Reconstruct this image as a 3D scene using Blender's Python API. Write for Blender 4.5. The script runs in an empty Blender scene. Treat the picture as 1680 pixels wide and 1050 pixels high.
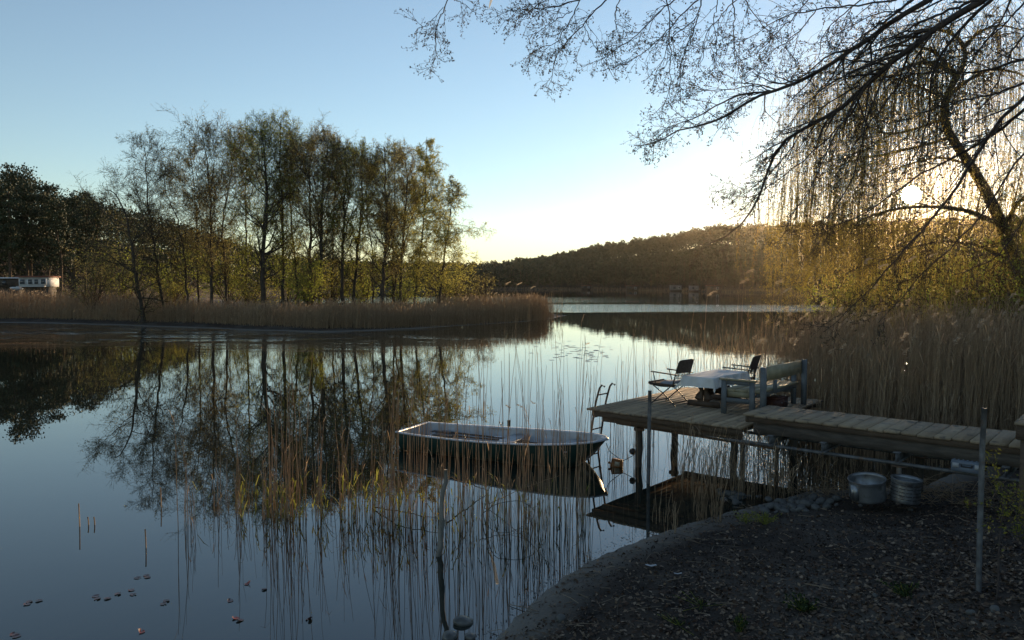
import bpy, math, random
import numpy as np
from math import pi, sin, cos, radians, tan, atan, atan2, hypot
rng = np.random.default_rng(7)
random.seed(7)
scene = bpy.context.scene
COL = scene.collection
# ------------------------------------------------------------------ camera
F, PCH, H = 1250.0, atan(59/1250.0), 3.2
cam_d = bpy.data.cameras.new('camera'); cam = bpy.data.objects.new('camera', cam_d); COL.objects.link(cam)
cam.location = (0, 0, H); cam.rotation_euler = (pi/2-PCH, 0, 0)
cam_d.sensor_width = 36; cam_d.lens = F/1680*36; cam_d.clip_start = .05; cam_d.clip_end = 9000
scene.camera = cam
def ray(px, py):
    u = (px-840)/F; v = -(py-525)/F
    return np.array([u, cos(PCH)+v*sin(PCH), -sin(PCH)+v*cos(PCH)])
def G(px, py, z=0):
    d = ray(px, py); t = (z-H)/d[2]; return np.array([0, 0, H])+d*t
def W(px, py, Y):
    d = ray(px, py); return np.array([0, 0, H])+d*(Y/d[1])
# ------------------------------------------------------------------ light
SUN_AZ, SUN_EL = radians(27.5), radians(5.87)
w = bpy.data.worlds.new('World'); scene.world = w; w.use_nodes = True
nt = w.node_tree; bg = nt.nodes['Background']
sky = nt.nodes.new('ShaderNodeTexSky'); sky.sky_type = 'NISHITA'; sky.sun_disc = False
sky.sun_elevation = SUN_EL; sky.sun_rotation = SUN_AZ
sky.air_density = 1.0; sky.dust_density = .02; sky.ozone_density = 2.3; sky.altitude = 0
hs = nt.nodes.new('ShaderNodeHueSaturation'); hs.inputs['Saturation'].default_value = .84
nt.links.new(sky.outputs[0], hs.inputs['Color']); nt.links.new(hs.outputs[0], bg.inputs[0]); bg.inputs[1].default_value = .15
sl = bpy.data.lights.new('sun_lamp', 'SUN'); sl.energy = 5.0; sl.angle = radians(.5); sl.color = (1, .70, .40)
so = bpy.data.objects.new('sun_lamp', sl); COL.objects.link(so)
so.rotation_euler = (pi/2-SUN_EL, 0, pi-SUN_AZ)
vs = scene.view_settings
vs.view_transform = 'Standard'; vs.look = 'None'; vs.exposure = .76; vs.gamma = 1; vs.use_curve_mapping = False
cy = scene.cycles
cy.max_bounces = 7; cy.diffuse_bounces = 2; cy.glossy_bounces = 3; cy.transmission_bounces = 4
cy.transparent_max_bounces = 6; cy.volume_bounces = 0; cy.caustics_reflective = False; cy.caustics_refractive = False
cy.use_denoising = True
# ------------------------------------------------------------------ materials
def M(name, c1, c2=None, scale=5, rough=.8, metal=0, bump=0, bscale=None, rnd=0, transl=0, stretch=(1,1,1),
      lo=.35, hi=.65, c3=None, s3=1.0, t3=(.55,.7), spec=.3, detail=4):
    m = bpy.data.materials.new(name); m.use_nodes = True
    t = m.node_tree; N = t.nodes; L = t.links
    b = N['Principled BSDF']; b.inputs['Roughness'].default_value = rough; b.inputs['Metallic'].default_value = metal
    b.inputs['Specular IOR Level'].default_value = spec
    if c2 is None: c2 = tuple(x*.8 for x in c1)
    tc = N.new('ShaderNodeTexCoord'); mp = N.new('ShaderNodeMapping'); mp.inputs['Scale'].default_value = stretch
    L.new(tc.outputs['Object'], mp.inputs[0])
    n = N.new('ShaderNodeTexNoise'); n.inputs['Scale'].default_value = scale; n.inputs['Detail'].default_value = detail
    L.new(mp.outputs[0], n.inputs['Vector'])
    mr = N.new('ShaderNodeMapRange'); mr.inputs[1].default_value = lo; mr.inputs[2].default_value = hi
    L.new(n.outputs[0], mr.inputs[0]); fac = mr.outputs[0]
    if rnd:
        at = N.new('ShaderNodeAttribute'); at.attribute_name = 'rnd'
        mx = N.new('ShaderNodeMix'); mx.data_type = 'FLOAT'; mx.inputs[0].default_value = rnd
        L.new(fac, mx.inputs[2]); L.new(at.outputs['Fac'], mx.inputs[3]); fac = mx.outputs[0]
    cm = N.new('ShaderNodeMix'); cm.data_type = 'RGBA'
    cm.inputs[6].default_value = (*c1, 1); cm.inputs[7].default_value = (*c2, 1); L.new(fac, cm.inputs[0])
    col = cm.outputs[2]
    if c3 is not None:
        n3 = N.new('ShaderNodeTexNoise'); n3.inputs['Scale'].default_value = s3; n3.inputs['Detail'].default_value = 3
        L.new(tc.outputs['Object'], n3.inputs['Vector'])
        m3 = N.new('ShaderNodeMapRange'); m3.inputs[1].default_value = t3[0]; m3.inputs[2].default_value = t3[1]
        L.new(n3.outputs[0], m3.inputs[0])
        c4 = N.new('ShaderNodeMix'); c4.data_type = 'RGBA'; c4.inputs[7].default_value = (*c3, 1)
        L.new(m3.outputs[0], c4.inputs[0]); L.new(col, c4.inputs[6]); col = c4.outputs[2]
    L.new(col, b.inputs['Base Color'])
    if bump:
        nb = N.new('ShaderNodeTexNoise'); nb.inputs['Scale'].default_value = bscale or scale*3; nb.inputs['Detail'].default_value = 5
        L.new(mp.outputs[0], nb.inputs['Vector'])
        bp = N.new('ShaderNodeBump'); bp.inputs['Strength'].default_value = bump; bp.inputs['Distance'].default_value = .02
        L.new(nb.outputs[0], bp.inputs['Height']); L.new(bp.outputs[0], b.inputs['Normal'])
    if transl:
        tr = N.new('ShaderNodeBsdfTranslucent'); L.new(col, tr.inputs[0])
        ms = N.new('ShaderNodeMixShader'); ms.inputs[0].default_value = transl
        L.new(b.outputs[0], ms.inputs[1]); L.new(tr.outputs[0], ms.inputs[2]); L.new(ms.outputs[0], N['Material Output'].inputs[0])
    return m
# ------------------------------------------------------------------ mesh builder
class MB:
    def __init__(s): s.V = []; s.Q = []; s.T = []; s.n = 0; s.rq = []; s.rt = []
    def add(s, V, Q=None, T=None, r=None):
        V = np.asarray(V, float).reshape(-1, 3)
        if Q is not None and len(Q):
            Q = np.asarray(Q, int).reshape(-1, 4); s.Q.append(Q+s.n)
            s.rq.append(np.full(len(Q), r if r is not None else rng.random()) if np.ndim(r) == 0 else np.asarray(r))
        if T is not None and len(T):
            T = np.asarray(T, int).reshape(-1, 3); s.T.append(T+s.n)
            s.rt.append(np.full(len(T), r if r is not None else rng.random()) if np.ndim(r) == 0 else np.asarray(r))
        s.V.append(V); s.n += len(V)
    def box(s, c, size, rz=0, r=None, taper=1.0, R=None):
        x, y, z = size[0]/2, size[1]/2, size[2]/2; t = taper
        V = np.array([(-x,-y,-z),(x,-y,-z),(x,y,-z),(-x,y,-z),(-x*t,-y*t,z),(x*t,-y*t,z),(x*t,y*t,z),(-x*t,y*t,z)])
        if R is not None: V = V@np.array(R).T
        if rz:
            a = np.array([[cos(rz), -sin(rz), 0],[sin(rz), cos(rz), 0],[0,0,1]]); V = V@a.T
        s.add(V+np.array(c), [(0,3,2,1),(4,5,6,7),(0,1,5,4),(1,2,6,5),(2,3,7,6),(3,0,4,7)], r=r)
    def bar(s, a, b, wd, h, r=None):
        a = np.array(a, float); b = np.array(b, float); d = b-a; L = np.linalg.norm(d); d /= L
        u = np.cross(d, (0,0,1)) if abs(d[2]) < .95 else np.array([0,1.,0]); u /= np.linalg.norm(u); v = np.cross(u, d)
        V = [p+u*sx*wd/2+v*sy*h/2 for p in (a, b) for sx, sy in ((-1,-1),(1,-1),(1,1),(-1,1))]
        s.add(V, [(0,1,2,3),(7,6,5,4),(0,4,5,1),(1,5,6,2),(2,6,7,3),(3,7,4,0)], r=r)
    def tubes(s, P, R, sides=3, cap=False, r=None):
        P = np.asarray(P, float); R = np.asarray(R, float)
        if P.ndim == 2: P = P[None]; R = np.broadcast_to(R, P.shape[1:2])[None]
        R = np.broadcast_to(R, P.shape[:2])
        N, K, _ = P.shape
        T = np.gradient(P, axis=1); T /= np.linalg.norm(T, axis=2, keepdims=True)+1e-12
        m = T.mean(1); ref = np.where(np.abs(m[:, 2:3]) < .8, np.array([[0,0,1.]]), np.array([[1.,0,0]]))[:, None, :]
        U = np.cross(T, np.broadcast_to(ref, T.shape)); U /= np.linalg.norm(U, axis=2, keepdims=True)+1e-12
        Vv = np.cross(T, U)
        a = np.arange(sides)*2*pi/sides
        X = P[:, :, None]+R[:, :, None, None]*(np.cos(a)[None,None,:,None]*U[:, :, None]+np.sin(a)[None,None,:,None]*Vv[:, :, None])
        i = np.arange(N)[:, None, None]*K*sides; k = np.arange(K-1)[None, :, None]*sides; j = np.arange(sides)[None, None, :]; j2 = (j+1) % sides
        Q = np.stack([i+k+j, i+k+j2, i+k+sides+j2, i+k+sides+j], -1).reshape(-1, 4)
        rr = np.repeat(rng.random(N), (K-1)*sides) if r is None else r
        n0 = s.n
        s.add(X, Q, r=rr)
        if cap:
            for e in range(N):
                for kk, sg in ((0, -1), (K-1, 1)):
                    base = e*K*sides+kk*sides
                    ring = [base+x for x in range(sides)]
                    c = P[e, kk]
                    s.add([c], None); ci = s.n-1-n0
                    s.n -= 0
                    tri = [(ring[x], ring[(x+1) % sides], ci) if sg < 0 else (ring[(x+1) % sides], ring[x], ci) for x in range(sides)]
                    s.T.append(np.array(tri)+n0); s.rt.append(np.full(len(tri), .5))
    def lathe(s, c, prof, sides=20, R=None, r=None):
        a = np.arange(sides)*2*pi/sides; V = []
        for rr, z in prof: V += [(rr*cos(x), rr*sin(x), z) for x in a]
        V = np.array(V)
        if R is not None: V = V@np.array(R).T
        Q = []
        for k in range(len(prof)-1):
            for j in range(sides):
                Q.append((k*sides+j, k*sides+(j+1) % sides, (k+1)*sides+(j+1) % sides, (k+1)*sides+j))
        s.add(V+np.array(c), Q, r=r)
    def quads(s, P, size, aspect=.5, dirs=None, rr=None, flat=0.0, fold=False):
        """leaf rhombs at P with random orientation"""
        n = len(P)
        if n == 0: return
        D = rng.normal(size=(n, 3)) if dirs is None else np.asarray(dirs)+rng.normal(size=(n, 3))*.25
        D /= np.linalg.norm(D, axis=1, keepdims=True)
        A = rng.normal(size=(n, 3)); A[:, 2] *= (1-flat); 
        S = np.cross(D, A); S /= np.linalg.norm(S, axis=1, keepdims=True)+1e-9
        sz = (np.asarray(size)*np.ones(n))[:, None]
        V = np.stack([P, P+D*sz*.45+S*sz*aspect*.5, P+D*sz, P+D*sz*.45-S*sz*aspect*.5], 1)
        if fold: V[:, 1::2] += np.cross(D, S)[:, None]*sz[:, None]*.12
        s.add(V, np.arange(4*n).reshape(-1, 4), r=rng.random(n) if rr is None else rr)
    def mk(s, name, mat, parent=None, world=False, smooth=False):
        me = bpy.data.meshes.new(name)
        V = np.concatenate(s.V) if s.V else np.zeros((0, 3))
        if world and parent is not None: V = V-np.array(parent.location)
        Q = np.concatenate(s.Q) if s.Q else np.zeros((0, 4), int); T = np.concatenate(s.T) if s.T else np.zeros((0, 3), int)
        me.vertices.add(len(V)); me.vertices.foreach_set('co', V.astype(np.float32).ravel())
        me.loops.add(Q.size+T.size); me.loops.foreach_set('vertex_index', np.concatenate([Q.ravel(), T.ravel()]).astype(np.int32))
        me.polygons.add(len(Q)+len(T))
        st = np.concatenate([np.arange(len(Q))*4, len(Q)*4+np.arange(len(T))*3]).astype(np.int32)
        me.polygons.foreach_set('loop_start', st)
        me.update(calc_edges=True)
        at = me.attributes.new('rnd', 'FLOAT', 'FACE')
        rr = np.concatenate(s.rq+s.rt) if (s.rq or s.rt) else np.zeros(0)
        at.data.foreach_set('value', rr.astype(np.float32))
        if smooth: me.polygons.foreach_set('use_smooth', np.ones(len(me.polygons), bool))
        me.materials.append(mat)
        o = bpy.data.objects.new(name, me); COL.objects.link(o)
        if parent is not None: o.parent = parent
        return o
def tag(o, label=None, cat=None, group=None, kind=None):
    for k, v in (('label', label), ('category', cat), ('group', group), ('kind', kind)):
        if v: o[k] = v
    return o
def thing(name, loc, label, cat, group=None, rz=0):
    o = bpy.data.objects.new(name, None); COL.objects.link(o); o.location = tuple(loc); o.rotation_euler = (0, 0, rz)
    o.empty_display_size = .1
    return tag(o, label, cat, group)
def copy_tree(o, parent=None):
    c = o.copy(); COL.objects.link(c); c.parent = parent
    for ch in list(o.children): copy_tree(ch, c)
    return c
def resample(P, K):
    P = np.asarray(P, float); d = np.r_[0, np.cumsum(np.linalg.norm(np.diff(P, axis=0), axis=1))]
    t = np.linspace(0, d[-1], K)
    # light smoothing: interpolate linearly then blur once
    Q = np.stack([np.interp(t, d, P[:, i]) for i in range(3)], 1)
    Q[1:-1] = .25*Q[:-2]+.5*Q[1:-1]+.25*Q[2:]
    return Q
def grow(P, R, n, t0, t1, L, ang, K, up=0, noise=.1, rr=.6, rmin=.003, lfun=None, asp=.25, tip=.35, gv=None):
    """n children on every polyline of P (N,K,3)"""
    N, Kp, _ = P.shape
    t = t0+(t1-t0)*((np.arange(n)[None]+rng.random((N, n)))/n)
    x = t*(Kp-1); i = np.clip(x.astype(int), 0, Kp-2); f = (x-i)[..., None]
    I = np.arange(N)[:, None]
    P0 = P[I, i]*(1-f)+P[I, i+1]*f; T = P[I, i+1]-P[I, i]; T /= np.linalg.norm(T, axis=2, keepdims=True)+1e-9
    R0 = R[I, i]*(1-f[..., 0])+R[I, i+1]*f[..., 0]
    P0 = P0.reshape(-1, 3); T = T.reshape(-1, 3); R0 = R0.ravel(); tt = t.ravel(); M_ = len(P0)
    A = rng.normal(size=(M_, 3)); B = np.cross(T, A); B /= np.linalg.norm(B, axis=1, keepdims=True)
    a = ang+rng.normal(size=M_)*asp
    d = T*np.cos(a)[:, None]+B*np.sin(a)[:, None]
    Ln = (L if np.isscalar(L) else np.repeat(L, n))*(.7+.5*rng.random(M_))
    if lfun is not None: Ln = Ln*lfun(tt)
    g = np.array([0, 0, 1.]) if gv is None else np.array(gv)
    Pn = np.empty((M_, K, 3)); Pn[:, 0] = P0; st = (Ln/(K-1))[:, None]
    for k in range(1, K):
        d = d+rng.normal(size=(M_, 3))*noise+g*up
        d /= np.linalg.norm(d, axis=1, keepdims=True)
        Pn[:, k] = Pn[:, k-1]+d*st
    r0 = np.maximum(R0*rr, rmin)
    Rn = np.maximum(r0[:, None]*np.linspace(1, tip, K)[None], rmin*.7)
    return Pn, Rn, Ln
def along(P, m, jit=0, t0=.1):
    """m random points on each polyline"""
    N, K, _ = P.shape
    t = t0+(1-t0)*rng.random((N, m)); x = t*(K-1); i = np.clip(x.astype(int), 0, K-2); f = (x-i)[..., None]; I = np.arange(N)[:, None]
    X = (P[I, i]*(1-f)+P[I, i+1]*f).reshape(-1, 3)
    return X+rng.normal(size=X.shape)*jit if jit else X
# ------------------------------------------------------------------ terrain
px_of = lambda az: 840+1250*np.tan(np.clip(az, -1.35, 1.35))
def prof(tab): 
    xs, ys = zip(*tab); return lambda x: np.interp(x, xs, ys)
far_D = prof([(-6000,90),(-400,112),(0,128),(200,150),(400,230),(600,330),(740,480),(900,440),(1000,400),(1100,350),(1200,305),(1300,270),(1600,235),(2200,180),(8000,120)])
far_Y = prof([(-400,262),(0,292),(60,306),(100,328),(170,338),(300,372),(380,402),(440,424),(520,432),(650,434),(740,438),(800,436),(850,430),(900,424),(950,413),(1000,403),(1050,396),(1100,389),(1150,378),(1180,373),(1260,372),(1400,368),(1600,362),(2200,350)])
def inside_dist(poly, X, Y):
    """signed distance to a polygon, positive inside"""
    P = np.array(poly, float); n = len(P); ins = np.zeros(X.shape, bool); dm = np.full(X.shape, 1e9)
    for i in range(n):
        a, b = P[i], P[(i+1) % n]; ex, ey = b-a
        t = np.clip(((X-a[0])*ex+(Y-a[1])*ey)/(ex*ex+ey*ey+1e-9), 0, 1)
        dm = np.minimum(dm, np.hypot(X-a[0]-t*ex, Y-a[1]-t*ey))
        c = ((a[1] > Y) != (b[1] > Y)) & (X < ex*(Y-a[1])/(ey if abs(ey) > 1e-9 else 1e-9)+a[0])
        ins ^= c
    return np.where(ins, dm, -dm)
g2 = lambda x, y: tuple(G(x, y, 0)[:2])
BANK = [(-14,-30),(-9,-4),(-5,0),(-2.2,4.2),(-.75,5.9),g2(812,1050),g2(850,1012),g2(885,984),g2(925,950),g2(962,922),g2(1005,902),g2(1062,880),
        g2(1100,866),g2(1145,852),g2(1190,840),g2(1240,828),g2(1290,815),g2(1340,803),(5.2,11.7),(6.6,12.0),(8.2,13.4),(10.5,15.5),(13.5,18.5),(17,22),(24,30),(40,50),(90,90),(200,60),(200,-30)]
ISL = [g2(-500,526),g2(-150,527),g2(0,529),g2(100,531),g2(200,534),g2(300,537),g2(400,541),g2(520,545),g2(600,543),g2(700,538),g2(800,532),g2(870,527),g2(912,522),
       (5.5,78),(3,86),(-8,95),(-25,105),(-45,125),(-60,160),(-200,170),(-200,80)]
def vnoise(X, Y, s, seed=0):
    r = np.random.default_rng(seed); out = 0; amp = 1
    for o in range(4):
        a = r.random(6)*6.28; k = r.normal(size=(6, 2))*s*2**o
        out = out+amp*sum(np.sin(X*k[j, 0]+Y*k[j, 1]+a[j]) for j in range(6))/6; amp *= .5
    return out
def height(X, Y):
    X = np.asarray(X, float); Y = np.asarray(Y, float)
    R = np.hypot(X, Y); az = np.arctan2(X, Y); px = px_of(az)
    db = inside_dist(BANK, X, Y)+.07*vnoise(X, Y, 3, 1)+.03*vnoise(X, Y, 9, 8)*np.clip(Y/4, 0, 1)
    zb = np.where(db > 0, np.minimum(.09*db+.02*db**2, 1.6)+(.02*vnoise(X, Y, 3, 2)+.012*vnoise(X, Y, 14, 6))*np.clip(db, 0.1, 1), np.maximum(.25*db, -.9))
    di = inside_dist(ISL, X, Y)+.5*vnoise(X, Y, .35, 3)
    zi = np.where(di > 0, np.minimum(.09*di, .55), np.maximum(.12*di, -.9))
    D = far_D(px)*1.0+6*vnoise(px/40, R*0, 1, 4); Yt = Y
    q = (Yt-D)/(D*.28)
    ztop = H+(466-far_Y(px))/1250*D*1.2
    zf = np.where(q > 0, .4+np.clip(q, 0, 1)**1.2*np.maximum(ztop-7.5, .5), np.maximum(q*8, -.9))
    zf = np.where(np.abs(az) < 1.2, zf, -.9)
    return np.maximum(np.maximum(zb, zi), zf)
azs = np.concatenate([np.arange(-180, -42, 4), np.arange(-42, 46, .22), np.arange(46, 180, 4)])*pi/180
rs = [.6]
while rs[-1] < 780: rs.append(rs[-1]*1.011+.004)
rs = np.array(rs)
AZ, RR = np.meshgrid(azs, rs); GX, GY = RR*np.sin(AZ), RR*np.cos(AZ)
GZ = height(GX, GY)
mb = MB(); nr, na = GX.shape
ii = np.arange(nr-1)[:, None]*na; jj = np.arange(na)[None, :]; j2 = (jj+1) % na
mb.add(np.stack([GX, GY, GZ], -1), np.stack([ii+jj, ii+j2, ii+na+j2, ii+na+jj], -1).reshape(-1, 4), r=0)
m_soil = M('soil', (.016,.011,.008), (.052,.037,.026), scale=2.2, rough=.95, bump=.9, bscale=26, c3=(.066,.055,.044), s3=.55, t3=(.52,.66), detail=8)
gr = mb.mk('ground', m_soil, smooth=True); tag(gr, kind='structure')
# pale damp sand along the waterline, driven by world height
t = m_soil.node_tree; N = t.nodes; L = t.links; b = N['Principled BSDF']
geo = N.new('ShaderNodeNewGeometry'); sx = N.new('ShaderNodeSeparateXYZ'); L.new(geo.outputs['Position'], sx.inputs[0])
nn = N.new('ShaderNodeTexNoise'); nn.inputs['Scale'].default_value = 2.5; nn.inputs['Detail'].default_value = 6
ma = N.new('ShaderNodeMath'); ma.operation = 'MULTIPLY_ADD'; ma.inputs[1].default_value = .16; L.new(nn.outputs[0], ma.inputs[0])
neg = N.new('ShaderNodeMath'); neg.operation = 'MULTIPLY'; neg.inputs[1].default_value = -1; L.new(sx.outputs[2], neg.inputs[0]); L.new(neg.outputs[0], ma.inputs[2])
r3 = N.new('ShaderNodeMapRange'); r3.inputs[1].default_value = .0; r3.inputs[2].default_value = .085; L.new(ma.outputs[0], r3.inputs[0])
c5 = N.new('ShaderNodeMix'); c5.data_type = 'RGBA'; c5.inputs[7].default_value = (.23,.205,.17,1); L.new(r3.outputs[0], c5.inputs[0])
L.new(b.inputs['Base Color'].links[0].from_socket, c5.inputs[6]); L.new(c5.outputs[2], b.inputs['Base Color'])
# ------------------------------------------------------------------ water
m_water = bpy.data.materials.new('lake_water'); m_water.use_nodes = True
t = m_water.node_tree; N = t.nodes; L = t.links; b = N['Principled BSDF']
b.inputs['Base Color'].default_value = (.012,.016,.013,1); b.inputs['Roughness'].default_value = .0; b.inputs['IOR'].default_value = 1.65
b.inputs['Specular IOR Level'].default_value = .5
geo = N.new('ShaderNodeNewGeometry'); sx = N.new('ShaderNodeSeparateXYZ'); L.new(geo.outputs['Position'], sx.inputs[0])
def mth(op, a, b_=None, c=None):
    n = N.new('ShaderNodeMath'); n.operation = op
    for k, v in enumerate((a, b_, c)):
        if v is None: continue
        if isinstance(v, (int, float)): n.inputs[k].default_value = v
        else: L.new(v, n.inputs[k])
    return n.outputs[0]
def sm(x, a, b_):
    n = N.new('ShaderNodeMapRange'); n.interpolation_type = 'SMOOTHSTEP'; n.inputs[1].default_value = a; n.inputs[2].default_value = b_
    L.new(x, n.inputs[0]); return n.outputs[0]
def noise(scale, st=(1,1,1), det=3):
    mp = N.new('ShaderNodeMapping'); mp.inputs['Scale'].default_value = st; L.new(geo.outputs['Position'], mp.inputs[0])
    n = N.new('ShaderNodeTexNoise'); n.inputs['Scale'].default_value = scale; n.inputs['Detail'].default_value = det
    L.new(mp.outputs[0], n.inputs['Vector']); return n.outputs[0]
wob = noise(.05, (.25,1,1), 3)
yy = mth('MULTIPLY_ADD', wob, 22.0, mth('SUBTRACT', sx.outputs[1], 11.0))
xx = sx.outputs[0]
band = lambda v, a, b_, s: mth('MULTIPLY', sm(v, a-s, a+s), mth('SUBTRACT', 1.0, sm(v, b_-s, b_+s)))
rightside = sm(xx, 2, 8)
b1 = mth('MULTIPLY', band(yy, 86, 120, 4), rightside)
b2 = mth('MULTIPLY', mth('MULTIPLY', band(yy, 128, 190, 12), .45), 1.0)
left = mth('MULTIPLY', band(yy, 41, 57, 5), mth('SUBTRACT', 1.0, sm(xx, -14, 3)))
patch = sm(noise(.35, (.4,1,1), 4), .42, .6)
left = mth('MULTIPLY', left, patch)
mask = mth('ADD', mth('ADD', b1, b2), mth('MULTIPLY', left, 1.3))
h1 = noise(2.2, (.35,1,1), 3); h2 = noise(.5, (.5,1,1), 2)
hh = mth('ADD', mth('MULTIPLY', mth('MULTIPLY', h1, mask), .05), mth('MULTIPLY', h2, .0016))
hh = mth('ADD', hh, mth('MULTIPLY', noise(3.0, (.6,1,1), 2), mth('MULTIPLY', sm(sx.outputs[1], 14, 34), .0011)))
bp = N.new('ShaderNodeBump'); bp.inputs['Strength'].default_value = 1; bp.inputs['Distance'].default_value = 1.0
L.new(hh, bp.inputs['Height']); L.new(bp.outputs[0], b.inputs['Normal'])
mb = MB(); S = 800; mb.add([(-S,-S,0),(S,-S,0),(S,S,0),(-S,S,0)], [(0,1,2,3)], r=0)
tag(mb.mk('lake_water', m_water), kind='structure')
# ------------------------------------------------------------------ sun disc and vapour trail
m_sun = bpy.data.materials.new('sun_glow'); m_sun.use_nodes = True
t = m_sun.node_tree; t.nodes.clear(); e = t.nodes.new('ShaderNodeEmission'); o = t.nodes.new('ShaderNodeOutputMaterial')
e.inputs[0].default_value = (1,.86,.55,1); e.inputs[1].default_value = 60; ad = t.nodes.new('ShaderNodeAddShader'); tp_ = t.nodes.new('ShaderNodeBsdfTransparent')
t.links.new(e.outputs[0], ad.inputs[0]); t.links.new(tp_.outputs[0], ad.inputs[1]); t.links.new(ad.outputs[0], o.inputs[0])
sd = np.array([sin(SUN_AZ)*cos(SUN_EL), cos(SUN_AZ)*cos(SUN_EL), sin(SUN_EL)])
SD = 4000.0
mb = MB(); rr_ = SD*tan(radians(.6))
mb.lathe(sd*SD+np.array([0,0,H]), [(rr_*sin(a)+.01, -rr_*cos(a)) for a in np.linspace(0, pi, 17)], 32)
tag(mb.mk('sun', m_sun, smooth=True), 'low yellow sun disc shining through the willow', kind='structure')
m_trail = M('vapour', (.8,.8,.8), (.8,.8,.8), rough=1, transl=.6)
mb = MB(); a = W(815, -40, 5200); c = W(802, 14, 5000)
mb.tubes(resample([a, (a*.5+c*.5)+np.array([3,0,-4]), c], 9), np.array([11,12,12,11,11,9,8,6,2.]), 6)
tag(mb.mk('vapour_trail', m_trail, smooth=True), 'short white vapour trail high in the sky', 'vapour trail')
# ------------------------------------------------------------------ haze
m_haze = bpy.data.materials.new('haze'); m_haze.use_nodes = True
t = m_haze.node_tree; t.nodes.clear(); v = t.nodes.new('ShaderNodeVolumePrincipled'); o = t.nodes.new('ShaderNodeOutputMaterial')
v.inputs['Color'].default_value = (1,.86,.64,1); v.inputs['Density'].default_value = .00008; v.inputs['Anisotropy'].default_value = .88
t.links.new(v.outputs[0], o.inputs['Volume'])
mb = MB(); mb.box((0, 0, 33), (1620, 1620, 70)); hz = mb.mk('haze', m_haze); tag(hz, kind='stuff')
USE_HAZE = True
if not USE_HAZE: bpy.data.objects.remove(hz)
def hz_at(x, y): return float(height(np.array([x]), np.array([y]))[0])
# ------------------------------------------------------------------ shared materials
m_bark = M('dark_bark', (.035,.028,.022), (.07,.058,.045), scale=14, rough=.95, bump=.6, stretch=(1,1,.3))
m_bark2 = M('brown_bark', (.05,.035,.024), (.10,.07,.048), scale=10, rough=.95, bump=.6, stretch=(1,1,.3))
m_bud = M('buds', (.045,.028,.02), (.12,.10,.04), scale=3, rnd=1, transl=.3)
m_cone = M('cones', (.025,.018,.014), (.05,.035,.025), scale=3, rnd=1)
m_leaf_brown = M('budding_leaf', (.22,.18,.07), (.34,.31,.10), scale=.4, rnd=.7, transl=.55)
m_leaf_olive = M('olive_leaf', (.17,.20,.04), (.35,.38,.07), scale=.4, rnd=.7, transl=.58)
m_leaf_lime = M('lime_leaf', (.27,.26,.05), (.50,.46,.12), scale=.4, rnd=.7, transl=.55)
m_leaf_willow = M('willow_leaf', (.28,.22,.05), (.52,.41,.10), scale=.4, rnd=.7, transl=.68)
m_needle = M('pine_needles', (.020,.030,.014), (.05,.062,.024), scale=.35, rnd=.6, rough=.7)
m_forest = M('forest_crowns', (.022,.030,.016), (.055,.06,.028), scale=.06, rnd=.5, c3=(.05,.058,.028), s3=.03, t3=(.55,.7))
m_reed = M('dry_reed', (.27,.185,.11), (.52,.38,.24), scale=.6, rnd=.8, transl=.35)
m_reed_green = M('reed_shoot', (.16,.19,.03), (.34,.33,.07), scale=.6, rnd=.8, transl=.45)
m_plume = M('reed_plume', (.40,.32,.22), (.62,.52,.40), scale=3, rnd=.8, transl=.6)
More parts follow.
